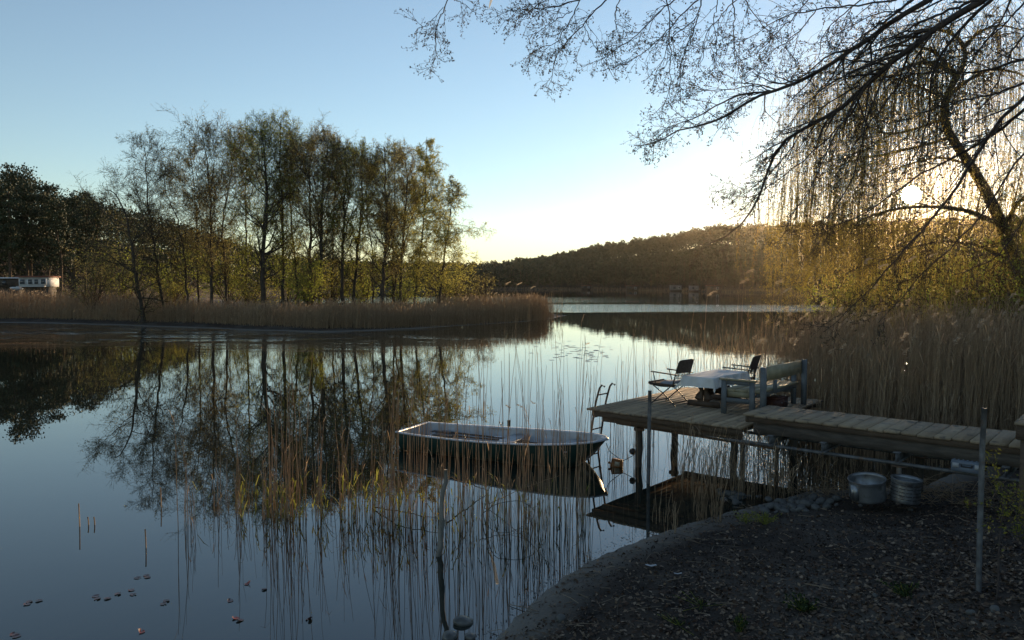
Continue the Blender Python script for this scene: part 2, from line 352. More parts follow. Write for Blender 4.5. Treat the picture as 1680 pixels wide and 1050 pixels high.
# ------------------------------------------------------------------ island trees
def shift(P, o): return P-np.array(o)
def broad_tree(name, label, pts, Y, cw, dens, leafm, leafn, lsz, group, r0=.17, cat='tree', t0=.3, up=.05, seed=0, droop=0, lowleaf=0, bark=None, ang=.85, shape=None, twig=.011):
    """pts: trunk pixel polyline from base to top; Y its distance; cw crown half-width in metres"""
    global rng
    rng = np.random.default_rng(seed+100)
    t0 = t0*.55; base = W(pts[0][0], pts[0][1], Y); bx, by = base[0], base[1]; gz = hz_at(bx, by)
    P = np.array([W(a, b_, Y) for a, b_ in pts]); P[0, 2] = gz-.1
    P[:, 1] += np.cumsum(rng.normal(size=len(P))*.25)-P[0, 1]*0; P[0, 1] = by
    P[-1, 2] -= .9; cw = cw*1.03; r0 = r0*.8
    P = resample(P, 22)
    P[1:-1, :2] += rng.normal(size=(20, 2))*.04
    root = thing(name, (bx, by, gz), label, cat, group)
    o = np.array(root.location)
    Ht = P[-1, 2]-gz
    R = r0*np.linspace(1, .12, 22)**.9; R[0] *= 1.5
    tr = MB(); tr.tubes(P, R, 7)
    cr = MB()
    f0 = shape or (lambda t: .4+.75*np.sin(np.clip((t-t0)/(1-t0), 0, 1)*pi*.86)**.8)
    shp = lambda t: f0(t)*np.where(t > .6, 1-.72*((t-.6)/.4)**1.5, 1)
    P1, R1, L1 = grow(P[None], R[None], int(27*dens), t0, .96, cw, ang, 9, up=up, noise=.13, rr=.42, rmin=.012, lfun=shp)
    tr.tubes(P1, R1, 4)
    P2, R2, L2 = grow(P1, R1, 7, .2, 1, L1*.48, .75, 6, up=.06-droop, noise=.16, rr=.55, rmin=twig)
    cr.tubes(P2, R2, 3)
    P3, R3, L3 = grow(P2, R2, 6, .15, 1, L2*.55, .75, 4, up=.05-droop*1.5, noise=.2, rr=.6, rmin=twig*.8)
    cr.tubes(P3, R3, 3)
    P4, R4, L4 = grow(P3, R3, 3, .2, 1, L3*.55, .6, 3, up=.04-droop*2, noise=.2, rr=.7, rmin=twig*.65)
    cr.tubes(P4, R4, 3)
    trk = tr.mk('trunk', bark or m_bark, root, world=True, smooth=True)
    tw = cr.mk('twigs', bark or m_bark, root, world=True)
    lf = MB(); q4 = rng.random(len(P4)) < np.clip((L4/np.percentile(L4, 62))**1.6, .04, 1); q3 = rng.random(len(P3)) < np.clip((L3/np.percentile(L3, 62))**1.6, .04, 1)
    X = np.concatenate([along(P4[q4], 4, .07), along(P3[q3], 3, .07)]); rng.shuffle(X)
    # keep leaves in clumps so the crown has lighter and denser spots
    keep = (vnoise(X[:, 0]+X[:, 1]*.7, X[:, 2]*1.0, .8, seed) > -.3) | (rng.random(len(X)) < .9)
    X = X[keep][:int(leafn*3.6)]
    lf.quads(X, .82*lsz*(.6+.8*rng.random(len(X))), .6)
    if lowleaf:
        X = along(P1[P1[:, 0, 2] < gz+Ht*.5], 60, .9) if (P1[:, 0, 2] < gz+Ht*.5).any() else X[:0]
        lf.quads(X[:lowleaf], lsz*(.6+.8*rng.random(len(X[:lowleaf]))), .55)
    lf.mk('leaves', leafm, root, world=True)
    return root
GI = 'tall trees along the island'
BT = [
 ('alder_tree','leaning low alder at the left end of the island, branches sweeping down to the left',[(235,490),(222,430),(212,380),(205,345),(185,310),(170,292)],60,3.6,1.1,m_leaf_brown,1800,.10,dict(t0=.08,up=.0,r0=.22,ang=1.15)),
 ('alder_tree','slim bare alder with a pointed crown, second from the left on the island',[(270,492),(262,420),(250,350),(243,290),(239,214)],62,3.1,1.25,m_leaf_brown,2600,.09,dict(r0=.15,t0=.33,up=.1)),
 ('alder_tree','thin bent alder between the pointed bare alder and the big dark group',[(308,492),(298,430),(284,360),(268,320),(262,262)],64,2.6,1.0,m_leaf_brown,1600,.10,dict(r0=.13,t0=.35,up=.08)),
 ('alder_tree','tall straight alder at the left edge of the dark group of the island',[(348,490),(347,420),(344,330),(340,250),(330,198)],64,3.9,1.35,m_leaf_brown,4200,.10,dict(r0=.18,t0=.35,up=.1)),
 ('alder_tree','alder with many low side branches right of the tall straight one',[(372,488),(366,430),(362,370),(376,300),(385,240),(384,196)],66,3.0,1.2,m_leaf_brown,3600,.10,dict(r0=.14,t0=.25,up=.08)),
 ('alder_tree','thickest dark trunk of the island with a broad crown',[(431,492),(430,420),(433,330),(430,260),(424,190)],63,3.6,1.5,m_leaf_olive,6000,.105,dict(r0=.30,t0=.3,up=.1)),
 ('alder_tree','highest tree of the island, straight trunk in the middle of the group',[(464,492),(463,420),(460,330),(457,260),(457,178)],65,3.3,1.4,m_leaf_olive,6000,.105,dict(r0=.2,t0=.4,up=.12)),
 ('alder_tree','curved thin alder just right of the highest island tree',[(490,490),(487,430),(480,370),(476,300),(486,205)],68,2.6,1.2,m_leaf_olive,3600,.10,dict(r0=.14,t0=.4,up=.12)),
 ('alder_tree','dark trunked alder with a flat broad crown near the island middle',[(508,490),(505,430),(502,340),(503,270),(506,204)],64,3.2,1.35,m_leaf_brown,5200,.10,dict(r0=.22,t0=.42,up=.1)),
 ('alder_tree','twin of the flat crowned alder, its trunk forking high over the bush',[(524,488),(524,420),(525,340),(530,280),(538,207)],63,3.5,1.4,m_leaf_brown,5200,.10,dict(r0=.24,t0=.42,up=.1)),
 ('alder_tree','alder with a long bare dark trunk right of the forked one',[(561,490),(562,420),(563,340),(566,280),(566,225)],64,2.9,1.3,m_leaf_olive,4400,.10,dict(r0=.22,t0=.38,up=.08)),
 ('alder_tree','slightly right leaning alder with an olive narrow crown',[(578,490),(587,420),(594,340),(596,270),(592,222)],66,2.7,1.25,m_leaf_olive,4400,.10,dict(r0=.2,t0=.35,up=.08)),
 ('alder_tree','slender forked pale alder between two darker trunks, short crown',[(611,490),(612,420),(604,360),(600,300),(612,250)],69,2.3,1.1,m_leaf_olive,2600,.10,dict(r0=.11,t0=.4,up=.1)),
 ('alder_tree','dark upright alder with many short level branches',[(624,490),(630,420),(634,350),(632,280),(630,222)],63,2.9,1.35,m_leaf_brown,4600,.10,dict(r0=.24,t0=.3,up=.06)),
 ('alder_tree','thin alder leaning right, crossing behind the level branched one',[(640,490),(655,430),(672,375),(685,330),(690,280)],67,2.1,1.0,m_leaf_olive,2400,.10,dict(r0=.12,t0=.35,up=.1)),
 ('alder_tree','upright alder with open crown left of the golden birches',[(656,490),(660,420),(667,340),(668,280),(662,224)],66,2.7,1.2,m_leaf_brown,4000,.10,dict(r0=.18,t0=.35,up=.1)),
 ('birch_tree','narrow pointed birch with golden green leaves, tallest of the two birches',[(677,490),(688,430),(697,350),(700,280),(701,208)],64,1.75,1.6,m_leaf_lime,9000,.11,dict(r0=.13,t0=.3,up=.04,droop=.05)),
 ('birch_tree','weeping yellow green birch at the right end of the tree row',[(716,490),(727,430),(738,360),(742,320),(738,270)],62,3.0,1.5,m_leaf_lime,9000,.11,dict(r0=.14,t0=.22,up=.0,droop=.1,shape=lambda t: 1.15-.75*t)),
 ('alder_tree','slim background alder between the tall straight one and the bent thin one',[(326,490),(324,420),(322,340),(318,280),(312,216)],71,2.6,1.2,m_leaf_brown,2600,.10,dict(r0=.13,t0=.35,up=.1)),
 ('alder_tree','slim background alder just left of the thickest trunk',[(402,490),(404,420),(402,340),(405,270),(404,190)],71,2.8,1.3,m_leaf_olive,3600,.10,dict(r0=.14,t0=.35,up=.12)),
 ('alder_tree','slim background alder right of the high forking trunk',[(543,490),(545,420),(548,340),(552,280),(556,212)],71,2.7,1.3,m_leaf_brown,3600,.10,dict(r0=.14,t0=.35,up=.12)),
 ('alder_tree','slim background alder behind the dark level branched one',[(646,490),(645,420),(648,340),(649,280),(646,220)],71,2.5,1.2,m_leaf_olive,3200,.10,dict(r0=.13,t0=.35,up=.12)),
]
for i, (nm, lb, pts, Y, cw, dn, lm, ln, ls, kw) in enumerate(BT):
    broad_tree(nm, lb, pts, Y, cw, dn, lm, ln, ls, GI, seed=i, **kw)
def bush(name, label, px, Y, wd, ht, leafm, n, lsz, seed, group=None, stems=9, bare=0, cat='bush'):
    global rng
    rng = np.random.default_rng(seed+900)
    b0 = W(px, 466, Y); gz = max(hz_at(b0[0], b0[1]), -.1)
    root = thing(name, (b0[0], b0[1], gz), label, cat, group)
    st = MB(); a = rng.random(stems)*6.28; rr = rng.random(stems)**.5
    tops = np.stack([np.cos(a)*rr*wd, np.sin(a)*rr*wd*.8, ht*(.95-.45*rr**2)], 1)
    tt = np.linspace(0, 1, 7)[None, :, None]
    P = tops[:, None]*np.concatenate([tt**1.1, tt**1.1, tt**.85], -1)
    R = np.linspace(.05, .012, 7)[None]*np.ones((stems, 1))
    st.tubes(P, R, 4)
    P1, R1, L1 = grow(P, R, 12, .15, 1, ht*.3, .8, 5, up=.04, noise=.15, rmin=.01)
    P2, R2, L2 = grow(P1, R1, 6, .15, 1, L1*.5, .8, 4, up=.02, noise=.2, rmin=.007)
    st.tubes(P1, R1, 3); st.tubes(P2, R2, 3)
    st.mk('stems', m_bark2, root)
    if n:
        X = along(P2, 8, .12); rng.shuffle(X)
        keep = vnoise(X[:, 0]+X[:, 1], X[:, 2], .9, seed) > -.35
        X = X[keep][:n]; lf = MB(); lf.quads(X, lsz*(.6+.8*rng.random(len(X))), .6); lf.mk('leaves', leafm, root)
    return root
GU = 'fresh green undergrowth between the island trees'
for i, (px, Y, wd, ht, lm, n, lab) in enumerate([
    (150,66,3.6,5.6,m_leaf_brown,2200,'brown budding bush beside the pale cabin, leftmost on the island'),
    (200,70,3.4,6.2,m_leaf_olive,2600,'olive bush behind the low leaning alder'),
    (300,72,3.4,5.8,m_leaf_olive,3600,'olive bush behind the thin bent alder'),
    (275,68,2.0,3.2,m_leaf_lime,2000,'low yellow green bush at the foot of the pointed bare alder'),
    (375,70,3.6,6.8,m_leaf_olive,3800,'high green bush left of the thickest trunk'),
    (412,67,2.6,4.0,m_leaf_lime,2600,'yellow green bush touching the thickest trunk'),
    (470,72,3.4,6.6,m_leaf_olive,3800,'green bush filling the gap under the highest tree'),
    (512,60,2.3,4.2,m_leaf_olive,3400,'dark green bush reaching the reeds in the island middle'),
    (545,70,3.0,5.4,m_leaf_lime,3200,'bright bush behind the two flat crowned alders'),
    (600,71,2.8,4.6,m_leaf_olive,2600,'sparse bush between the long bare trunk and the level branched alder'),
    (655,72,2.6,3.8,m_leaf_olive,2200,'small sparse bush under the thin leaning alder'),
    (735,68,2.6,4.2,m_leaf_lime,2600,'sunlit bush at the foot of the weeping birch'),
    (775,68,2.4,3.6,m_leaf_brown,1500,'bare twiggy bush above the reeds at the island tip')]):
    bush('bush', lab, px, Y, wd, ht, lm, n, .12, i, GU)
# ------------------------------------------------------------------ pines on the left shore
def pine(px, top, Y, cw, label, seed, group='tall pines on the left shore', cat='tree'):
    global rng
    rng = np.random.default_rng(seed+500)
    t = W(px, top, Y); bx, by = t[0], t[1]; gz = max(hz_at(bx, by), .2); ht = t[2]-gz
    root = thing('pine_tree', (bx, by, gz), label, cat, group)
    P = resample([(0,0,-.2),(.2*rng.normal(),.2,ht*.4),(.4*rng.normal(),0,ht*.75),(.3*rng.normal(),0,ht-.4)], 14)
    R = .24*np.linspace(1, .15, 14)
    tr = MB(); tr.tubes(P, R, 6)
    P1, R1, L1 = grow(P[None], R[None], 34, .30, 1.0, cw, 1.25, 6, up=.1, noise=.1, rr=.35, rmin=.02, lfun=lambda t: 1.05-.75*np.clip((t-.45)/.55, 0, 1)+.0)
    tr.tubes(P1, R1, 4); tr.mk('trunk', m_bark2, root, smooth=True)
    X = np.concatenate([P1[:, -1], P1[:, 3]+rng.normal(size=(len(P1), 3))*.2, P1[:, 4]])
    X = X[rng.random(len(X)) < .85]
    nn = 46; C = np.repeat(X, nn, 0); o = rng.normal(size=C.shape)*np.array([.62,.62,.28])*(cw/3.2); 
    nd = MB(); nd.quads(C+o, .34*(.6+.8*rng.random(len(C))), .6); nd.mk('crown', m_needle, root)
    return root
PT = [(-60,262,118,3.6,'tallest pine cut by the left picture edge'),(12,272,120,2.4,'pine with a small layered top, standing alone above the others on the far left'),
      (40,300,124,3.0,'broad dark pine directly behind the layered pine'),(45,276,128,3.4,'wide rounded pine, highest of the dense group behind the cabin'),
      (75,300,126,3.2,'pine on the right shoulder of the wide rounded pine'),(95,330,124,2.8,'lower pine at the gap in the left tree line'),
      (118,318,132,3.0,'pine just right of the tree line gap'),(136,314,138,2.8,'small topped pine with a flat crest left of the bare alder'),
      (160,332,136,2.8,'pine whose crown meets the low leaning alder'),(-15,310,120,3.2,'dark pine over the left boathouse')]
for i, (a, b_, c, d, e) in enumerate(PT): pine(a, b_, c, d, e, i)
# ------------------------------------------------------------------ far wood (one mass)
def wood(name, x0, x1, rows, step, label, seed, mat=m_forest, qs=1.0):
    global rng
    rng = np.random.default_rng(seed); mb = MB(); tk = MB()
    for r in range(rows):
        px = x0+rng.random()*step
        while px < x1:
            Ds = float(far_D(px)); D = Ds*(1.015+.27*r/max(rows-1, 1))+rng.normal()*Ds*.008
            f = r/max(rows-1, 1)
            X = (px-840)/1250*D; gz = max(hz_at(X, D), .2)
            ytop = float(far_Y(px))+rng.normal()*2.2
            ztop = H+(466-ytop)/1250*D
            h = ztop-gz if f > .8 else min(15*(.8+.35*rng.random()), ztop-gz)
            h = max(h, 5)
            k = int(230 if f > .6 else 150); cr = rng.random()
            U = rng.normal(size=(k, 3)); U /= np.linalg.norm(U, axis=1, keepdims=True)
            rad = max(h*.21, 3.2 if f > .5 else 0)*(.8+.4*rng.random())*(rng.random((k, 1))**.33)
            el = 1.25 if f > .6 else 2.3
            C = U*rad*np.array([1, 1, el])+np.array([X, D, gz+h-h*.21*el])
            mb.quads(C, D*.0026*(.6+.9*rng.random(k))*qs, .8, rr=np.clip(cr+rng.normal(size=k)*.15, 0, 1))
            if f < .3: tk.tubes(np.array([(X, D, gz-.5), (X, D, gz+h*.5), (X, D, gz+h*.8)]), np.array([.22,.18,.1]), 4)
            px += step*(.5+rng.random())*D/Ds
    o = mb.mk(name, mat); tag(o, label, kind='stuff'); return o, tk
o, tk = wood('far_wood', 725, 2150, 11, 9.5, 'dark wooded hillside across the lake', 31)
o2 = tk.mk('wood_trunks', m_bark2); tag(o2, 'pale trunks at the edge of the far wood', kind='stuff')
o, tk = wood('shore_wood', -420, 760, 9, 12, 'dark wood on the mainland behind the island', 32, m_needle)
# ------------------------------------------------------------------ reeds
def reeds(X, hgt, mb, r=.004, lean=.10, K=5, wind=(.05,-.02), blades=0, blen=.35, bw=.012, bmb=None, z0=None, sides=3, plume=None, pf=0):
    X = np.asarray(X, float); n = len(X); hgt = np.asarray(hgt)*np.ones(n)
    z = (np.zeros(n)-.12) if z0 is None else z0
    l = rng.normal(size=(n, 2))*lean*hgt[:, None]+np.array(wind)*hgt[:, None]
    t = np.linspace(0, 1, K)[None, :, None]
    P = np.concatenate([X[:, None, :]+l[:, None]*t**1.8+rng.normal(size=(n, K, 2))*.006, z[:, None, None]+(hgt-z)[:, None, None]*t], -1)
    R = r*(.7+.6*rng.random(n))[:, None]*np.linspace(1, .45, K)[None]
    mb.tubes(P, R, sides)
    bmb = bmb or mb
    if blades:
        m = n*blades; i = np.repeat(np.arange(n), blades); tt = .25+.75*rng.random(m); x = tt*(K-1); k = np.clip(x.astype(int), 0, K-2); f = (x-k)[:, None]
        B = P[i, k]*(1-f)+P[i, k+1]*f; a = rng.random(m)*2*pi; L_ = blen*(.5+rng.random(m))
        d = np.stack([np.cos(a), np.sin(a)], 1); out = (.25+.5*rng.random(m))
        side = np.stack([-d[:, 1], d[:, 0], np.zeros(m)], 1)*bw*.5
        p1 = B+np.concatenate([d*(out*L_*.5)[:, None], (L_*.45)[:, None]], 1)
        p2 = B+np.concatenate([d*(out*L_)[:, None], (L_*(.7-.7*out*rng.random(m)))[:, None]], 1)
        V = np.stack([B-side*.6, B+side*.6, p1+side, p1-side, p2], 1).reshape(-1, 3)
        q = np.arange(m)[:, None]*5
        bmb.add(V, q+np.array([[0,1,2,3]]), r=rng.random(m)); bmb.T.append((q+np.array([[3,2,4]]))+bmb.n-len(V)); bmb.rt.append(rng.random(m))
    if plume is not None and pf > 0:
        s = np.where(rng.random(n) < pf)[0]
        for j in s: plume_at(plume, P[j, -1], P[j, -1]-P[j, -2])
    return P
def plume_at(mb, p, d, size=.22, n=34, droop=(.5,.1)):
    d = np.array(d)/np.linalg.norm(d); t = rng.random(n)**.8
    dr = np.array([droop[0], droop[1], 0])
    C = p+d*(t*size)[:, None]*.8+dr*(t**1.6*size)[:, None]*.8+rng.normal(size=(n, 3))*.05*size*(1.2-t)[:, None]+np.array([0,0,-1])*(t**2*size*.35)[:, None]
    mb.quads(C, size*.30*(.6+.7*rng.random(n)), .28, dirs=(d*.5+dr*1.2+np.array([0,0,-.35]))[None]*np.ones((n, 1)))
rng = np.random.default_rng(21)
# island belt of reeds: follow the front outline
front = np.array([g2(-400,526),g2(-150,527),g2(0,529),g2(100,531),g2(200,534),g2(300,537),g2(400,541),g2(520,545),g2(600,543),g2(700,538),g2(800,532),g2(870,527),g2(905,524)])
FR = resample(np.c_[front, np.zeros(len(front))], 400)[:, :2]
def belt(n, d0, d1, u0=0, u1=1):
    u = u0+(u1-u0)*rng.random(n); i = np.clip((u*398).astype(int), 0, 398); f = (u*398-i)[:, None]
    B = FR[i]*(1-f)+FR[i+1]*f; T = FR[i+1]-FR[i]; T /= np.linalg.norm(T, axis=1, keepdims=True)
    Nn = np.stack([-T[:, 1], T[:, 0]], 1)*np.where(-T[:, 1:2]*0+T[:, 0:1] > 0, 1, -1)
    return B+Nn*(d0+(d1-d0)*rng.random(n)[:, None]), u
B, u = belt(15000, .3, 6.5); 
def inw(B, u):
    return B+np.stack([0*u, np.interp(u, [0,.22,.3,.55,.7,.8,1], [.5,.8,2.6,2.4,1.6,.4,0])], 1)
B = inw(B, u)
hh_ = 1.6+.4*vnoise(B[:, 0], B[:, 1], .35, 9)+rng.normal(size=len(B))*.22
hh_ += np.interp(u, [0,.3,.42,.48,1], [1.0,.9,.35,0,.05])
hh_ += np.where((u > .86), .35, 0)
mb = MB(); pm = MB()
reeds(B, np.maximum(hh_, 1.0), mb, r=.013, lean=.05, K=4, blades=1, blen=.5, bw=.03, plume=pm, pf=.03)
B, u = belt(5200, -.1, 1.2); B = inw(B, u); reeds(B, .9+.7*rng.random(len(B)), mb, r=.012, lean=.08, K=4, blades=1, blen=.4, bw=.03)
ang = rng.random(1500)*2*pi; q_ = np.stack([1.6+1.0*rng.normal(size=1500), 72.5+2.2*rng.normal(size=1500)], 1)
reeds(q_, 1.8+.3*rng.normal(size=1500), mb, r=.013, lean=.06, K=4, blades=1, blen=.5, bw=.03)
tag(mb.mk('island_reeds', m_reed), 'belt of dry brown reeds around the island', kind='stuff')
tag(pm.mk('island_reed_plumes', m_plume), 'feathery heads above the island reeds', kind='stuff')
# ------------------------------------------------------------------ jetty
A = atan2(-.653, .757); ca, sa = cos(A), sin(A)
def DK(s, n, z=0): return (ca*s-sa*n, sa*s+ca*n, z)
m_plank = M('weathered_planks', (.21,.160,.110), (.38,.295,.20), scale=1.6, rough=.85, bump=.7, bscale=18, rnd=.6, stretch=(6,.6,1), c3=(.09,.08,.07), s3=6, t3=(.56,.72))
m_beam = M('dark_beam', (.07,.05,.035), (.14,.10,.07), scale=5, rough=.9, bump=.6, bscale=20, rnd=.4, stretch=(1,5,5))
m_board = M('grey_board', (.065,.055,.046), (.11,.094,.078), scale=4, rough=.85, bump=.4, bscale=22, stretch=(1,6,6))
m_post = M('wet_post', (.05,.042,.034), (.10,.085,.065), scale=8, rough=.8, bump=.5, stretch=(1,1,.3))
m_galv = M('galvanised_steel', (.09,.092,.095), (.17,.172,.175), scale=12, rough=.6, metal=.25, c3=(.16,.09,.05), s3=9, t3=(.62,.75))
m_rust = M('rusty_steel', (.10,.07,.05), (.20,.13,.09), scale=12, rough=.8, metal=.3, bump=.3)
m_paint = M('white_rust_paint', (.34,.32,.29), (.20,.12,.08), scale=7, rough=.7, lo=.45, hi=.7)
m_black = M('dark_metal', (.03,.028,.028), (.06,.05,.045), scale=10, rough=.5, metal=.3)
ZP, ZW = .98, 1.21
plat = thing('platform', DK(-7.85, 11.15, 0), 'square wooden jetty platform on posts carrying the table and bench', 'jetty', rz=A)
mb = MB(); rng = np.random.default_rng(5)
x = 0.0; PL = 2.90
while x < PL-.02:
    wd = min(.142, PL-x); ov = rng.normal()*.012
    mb.box((x+wd/2-.004, 1.86+ov, ZP-.015+rng.normal()*.002), (wd-.014, 3.72, .032), r=rng.random()); x += wd
mb.mk('deck_planks', m_plank, plat)
mb = MB(); mb.box((1.49, .07, ZP-.085), (2.80, .05, .10)); mb.box((1.49, 3.6, ZP-.085), (2.80, .05, .10)); mb.box((.12, 1.84, ZP-.085), (.05, 3.44, .10))
mb.box((2.75, 1.84, ZP-.085), (.05, 3.44, .10)); mb.box((1.45, 1.84, ZP-.085), (.05, 3.44, .10))
mb.mk('joists', m_beam, plat)
mb = MB(); mb.box((1.55, .16, ZP-.185), (2.60, .08, .085)); mb.box((1.5, 3.3, ZP-.185), (2.6, .08, .085)); mb.mk('bearer', m_beam, plat)
mb = MB(); mb.tubes([(.45, .3, ZP-.26), (3.4, .3, ZP-.31)], [.022, .022], 8); mb.tubes([(.45, 3.1, ZP-.26), (3.2, 3.1, ZP-.3)], [.022, .022], 8); mb.mk('cross_pipe', m_rust, plat)
def post(x, y, z1, r, mat=m_post, name='post', par=plat, collar=True):
    mb = MB(); K = 9; P = np.stack([x+.008*rng.normal(size=K), y+.008*rng.normal(size=K), np.linspace(-.9, z1, K)], 1)
    mb.tubes(P, r*(1+.07*rng.normal(size=K)), 10, cap=True); o = mb.mk(name, mat, par, smooth=True)
    if collar:
        mb = MB(); mb.lathe((x, y, z1-.10), [(r*1.02, 0), (r*1.45, 0), (r*1.45, .05), (r*1.02, .05)], 12); mb.mk('collar', m_rust, o)
    return o
post(.90, .32, ZP-.24, .062); post(2.55, .5, ZP-.24, .05); post(.25, 2.75, ZP-.24, .07); post(1.4, 3.1, ZP-.24, .06); post(2.6, 3.0, ZP-.24, .06)
mb = MB(); mb.lathe((.90-.11, .28, .26), [(.001,-.06),(.04,-.045),(.058,0),(.04,.045),(.001,.06)], 12); tag(mb.mk('fender', m_black, plat, smooth=True))
# ladder
lad = thing('ladder', DK(-7.9, 11.75, 0), 'rusty swim ladder with hooked rails at the lake end of the platform', 'ladder', rz=A)
for dy in (-.17, .17):
    mb = MB(); P = resample([(-.32,dy,-.6),(-.06,dy,ZP),(.045,dy,1.34),(.07,dy,1.385),(.115,dy,1.385),(.145,dy,1.33)], 22)
    mb.tubes(P, np.full(22, .019), 8); mb.mk('rail', m_rust, lad, smooth=True)
for z in (-.25, .0, .25, .50, .74, 1.16):
    x = np.interp(z, [-.6, ZP, 1.34], [-.32, -.06, .045]); mb = MB(); mb.tubes([(x,-.17,z),(x,.17,z)], [.013,.013], 8); mb.mk('rung', m_rust, lad, smooth=True)
# walkway
walk = thing('walkway', DK(-4.93, 11.12, 0), 'long wooden walkway of grey planks leading from the bank to the platform', 'walkway', rz=A)
mb = MB(); x = 0.0; WL = 9.4
while x < WL:
    wd = .205+rng.normal()*.004
    mb.box((x+wd/2, .535+rng.normal()*.006, ZW-.016+rng.normal()*.004), (wd-.017, 1.07+rng.normal()*.012, .034), r=rng.random(), rz=rng.normal()*.008); x += wd
mb.mk('deck_planks', m_plank, walk)
mb = MB(); mb.box((WL/2+.05, .065, ZW-.075), (WL-.1, .07, .082)); mb.box((WL/2+.05, 1.0, ZW-.075), (WL-.1, .07, .082)); mb.box((.05, .53, ZW-.09), (.06, .86, .10)); mb.mk('stringer', m_beam, walk)
mb = MB(); mb.box((WL/2+.1, .10, ZW-.205), (WL-.12, .045, .165)); mb.box((WL/2+.1, .98, ZW-.205), (WL-.12, .045, .165)); mb.mk('side_board', m_board, walk)
mb = MB(); mb.box((WL/2+.1, .073, ZW-.118), (WL-.15, .014, .014)); mb.mk('ledge_strip', m_galv, walk)
for xx_ in (.45, 1.22, 2.2, 3.45, 4.7, 5.9, 7.2):
    mb = MB(); zc = ZW-.355
    for zz in (zc+.066, zc-.066): mb.box((xx_, .55, zz), (.085, 1.16, .008))
    mb.box((xx_, .55, zc), (.007, 1.15, .124)); mb.mk('steel_beam', m_galv, walk)
mb = MB(); mb.tubes([(-.35,.16,.745),(WL,.16,.745)], [.026,.026], 8); mb.tubes([(-.35,.92,.745),(WL,.92,.745)], [.026,.026], 8); mb.mk('lower_rail', m_galv, walk, smooth=True)
for (xx_, yy_, mt) in ((-.06,.2,m_post),(2.20,.16,m_paint),(.2,.92,m_post),(2.3,.95,m_post),(5.0,.16,m_paint),(5.1,.95,m_post)):
    mb = MB(); K = 8; mb.tubes(np.stack([np.full(K, xx_), np.full(K, yy_), np.linspace(-.5, .70, K)], 1), np.full(K, .034), 10, cap=True)
    o = mb.mk('support_post', mt, walk, smooth=True)
    mb = MB(); mb.box((xx_, yy_, .708), (.18, .10, .012)); mb.mk('cap_plate', m_rust, o)
# ------------------------------------------------------------------ bench on the platform (front faces -s)
m_blue = M('grey_blue_paint', (.082,.092,.10), (.125,.138,.148), scale=6, rough=.6, bump=.2, bscale=30, c3=(.12,.11,.10), s3=12, t3=(.62,.75))
m_cream = M('cream_paint', (.20,.18,.115), (.28,.25,.165), scale=6, rough=.55, bump=.15, bscale=30, c3=(.25,.22,.16), s3=9, t3=(.62,.75))
bn = thing('garden_bench', DK(-5.78, 12.22, ZP), 'blue grey framed garden bench with cream slats, on the platform by the walkway step', 'bench', rz=A)
BL = 1.86
for y in (0.0, BL):
    mb = MB(); mb.box((.045, y, .29), (.085, .045, .58)); mb.mk('leg', m_blue, bn)
    mb = MB(); mb.box((.545, y, .29), (.085, .045, .58)); mb.mk('leg', m_blue, bn)
    mb = MB(); mb.box((.30, y, .245), (.42, .04, .075)); mb.mk('side_rail', m_blue, bn)
    mb = MB(); mb.box((.30, y, .547), (.414, .04, .066)); mb.mk('arm_apron', m_blue, bn)
    mb = MB(); mb.box((.29, y, .597), (.64, .085, .028)); mb.mk('armrest', m_cream, bn)
    mb = MB(); mb.box((.735, y, .42), (.075, .09, .84)); mb.mk('back_post', m_blue, bn)
mb = MB(); 
for xc in (.115, .335, .555): mb.box((xc, BL/2, .408), (.205, BL-.05, .03), r=rng.random())
mb.mk('seat', m_cream, bn)
for y in (.035, BL-.035):
    mb = MB(); mb.box((.31, y, .345), (.44, .022, .09)); mb.mk('seat_end_board', m_cream, bn)
mb = MB(); mb.box((.05, BL/2, .35), (.03, BL-.1, .07)); mb.box((.60, BL/2, .35), (.03, BL-.1, .07)); mb.mk('seat_rail', m_blue, bn)
mb = MB(); mb.box((.69, BL/2+.01, .705), (.03, BL+.02, .24)); mb.mk('backrest', m_cream, bn)
mb = MB(); mb.box((.71, BL*.3, .47), (.03, .10, .22)); mb.mk('back_strut', m_blue, bn)
# dark red crate under the bench
m_crate = M('red_brown_crate', (.04,.014,.011), (.06,.024,.018), scale=5, rough=.6)
ct = thing('crate', DK(-5.30, 13.45, ZP+.005), 'small dark red box with two round studs under the bench', 'crate', rz=A)
mb = MB(); mb.box((0, 0, .085), (.25, .38, .17), taper=1.02); mb.box((0,0,.18), (.27,.40,.022)); mb.mk('box_body', m_crate, ct)
for y in (-.1, .1):
    mb = MB(); mb.lathe((.128, y, .1), [(.001,.010),(.014,.010),(.014,0)], 10, R=[[0,0,1],[0,1,0],[-1,0,0]]); mb.mk('stud', m_galv, ct)
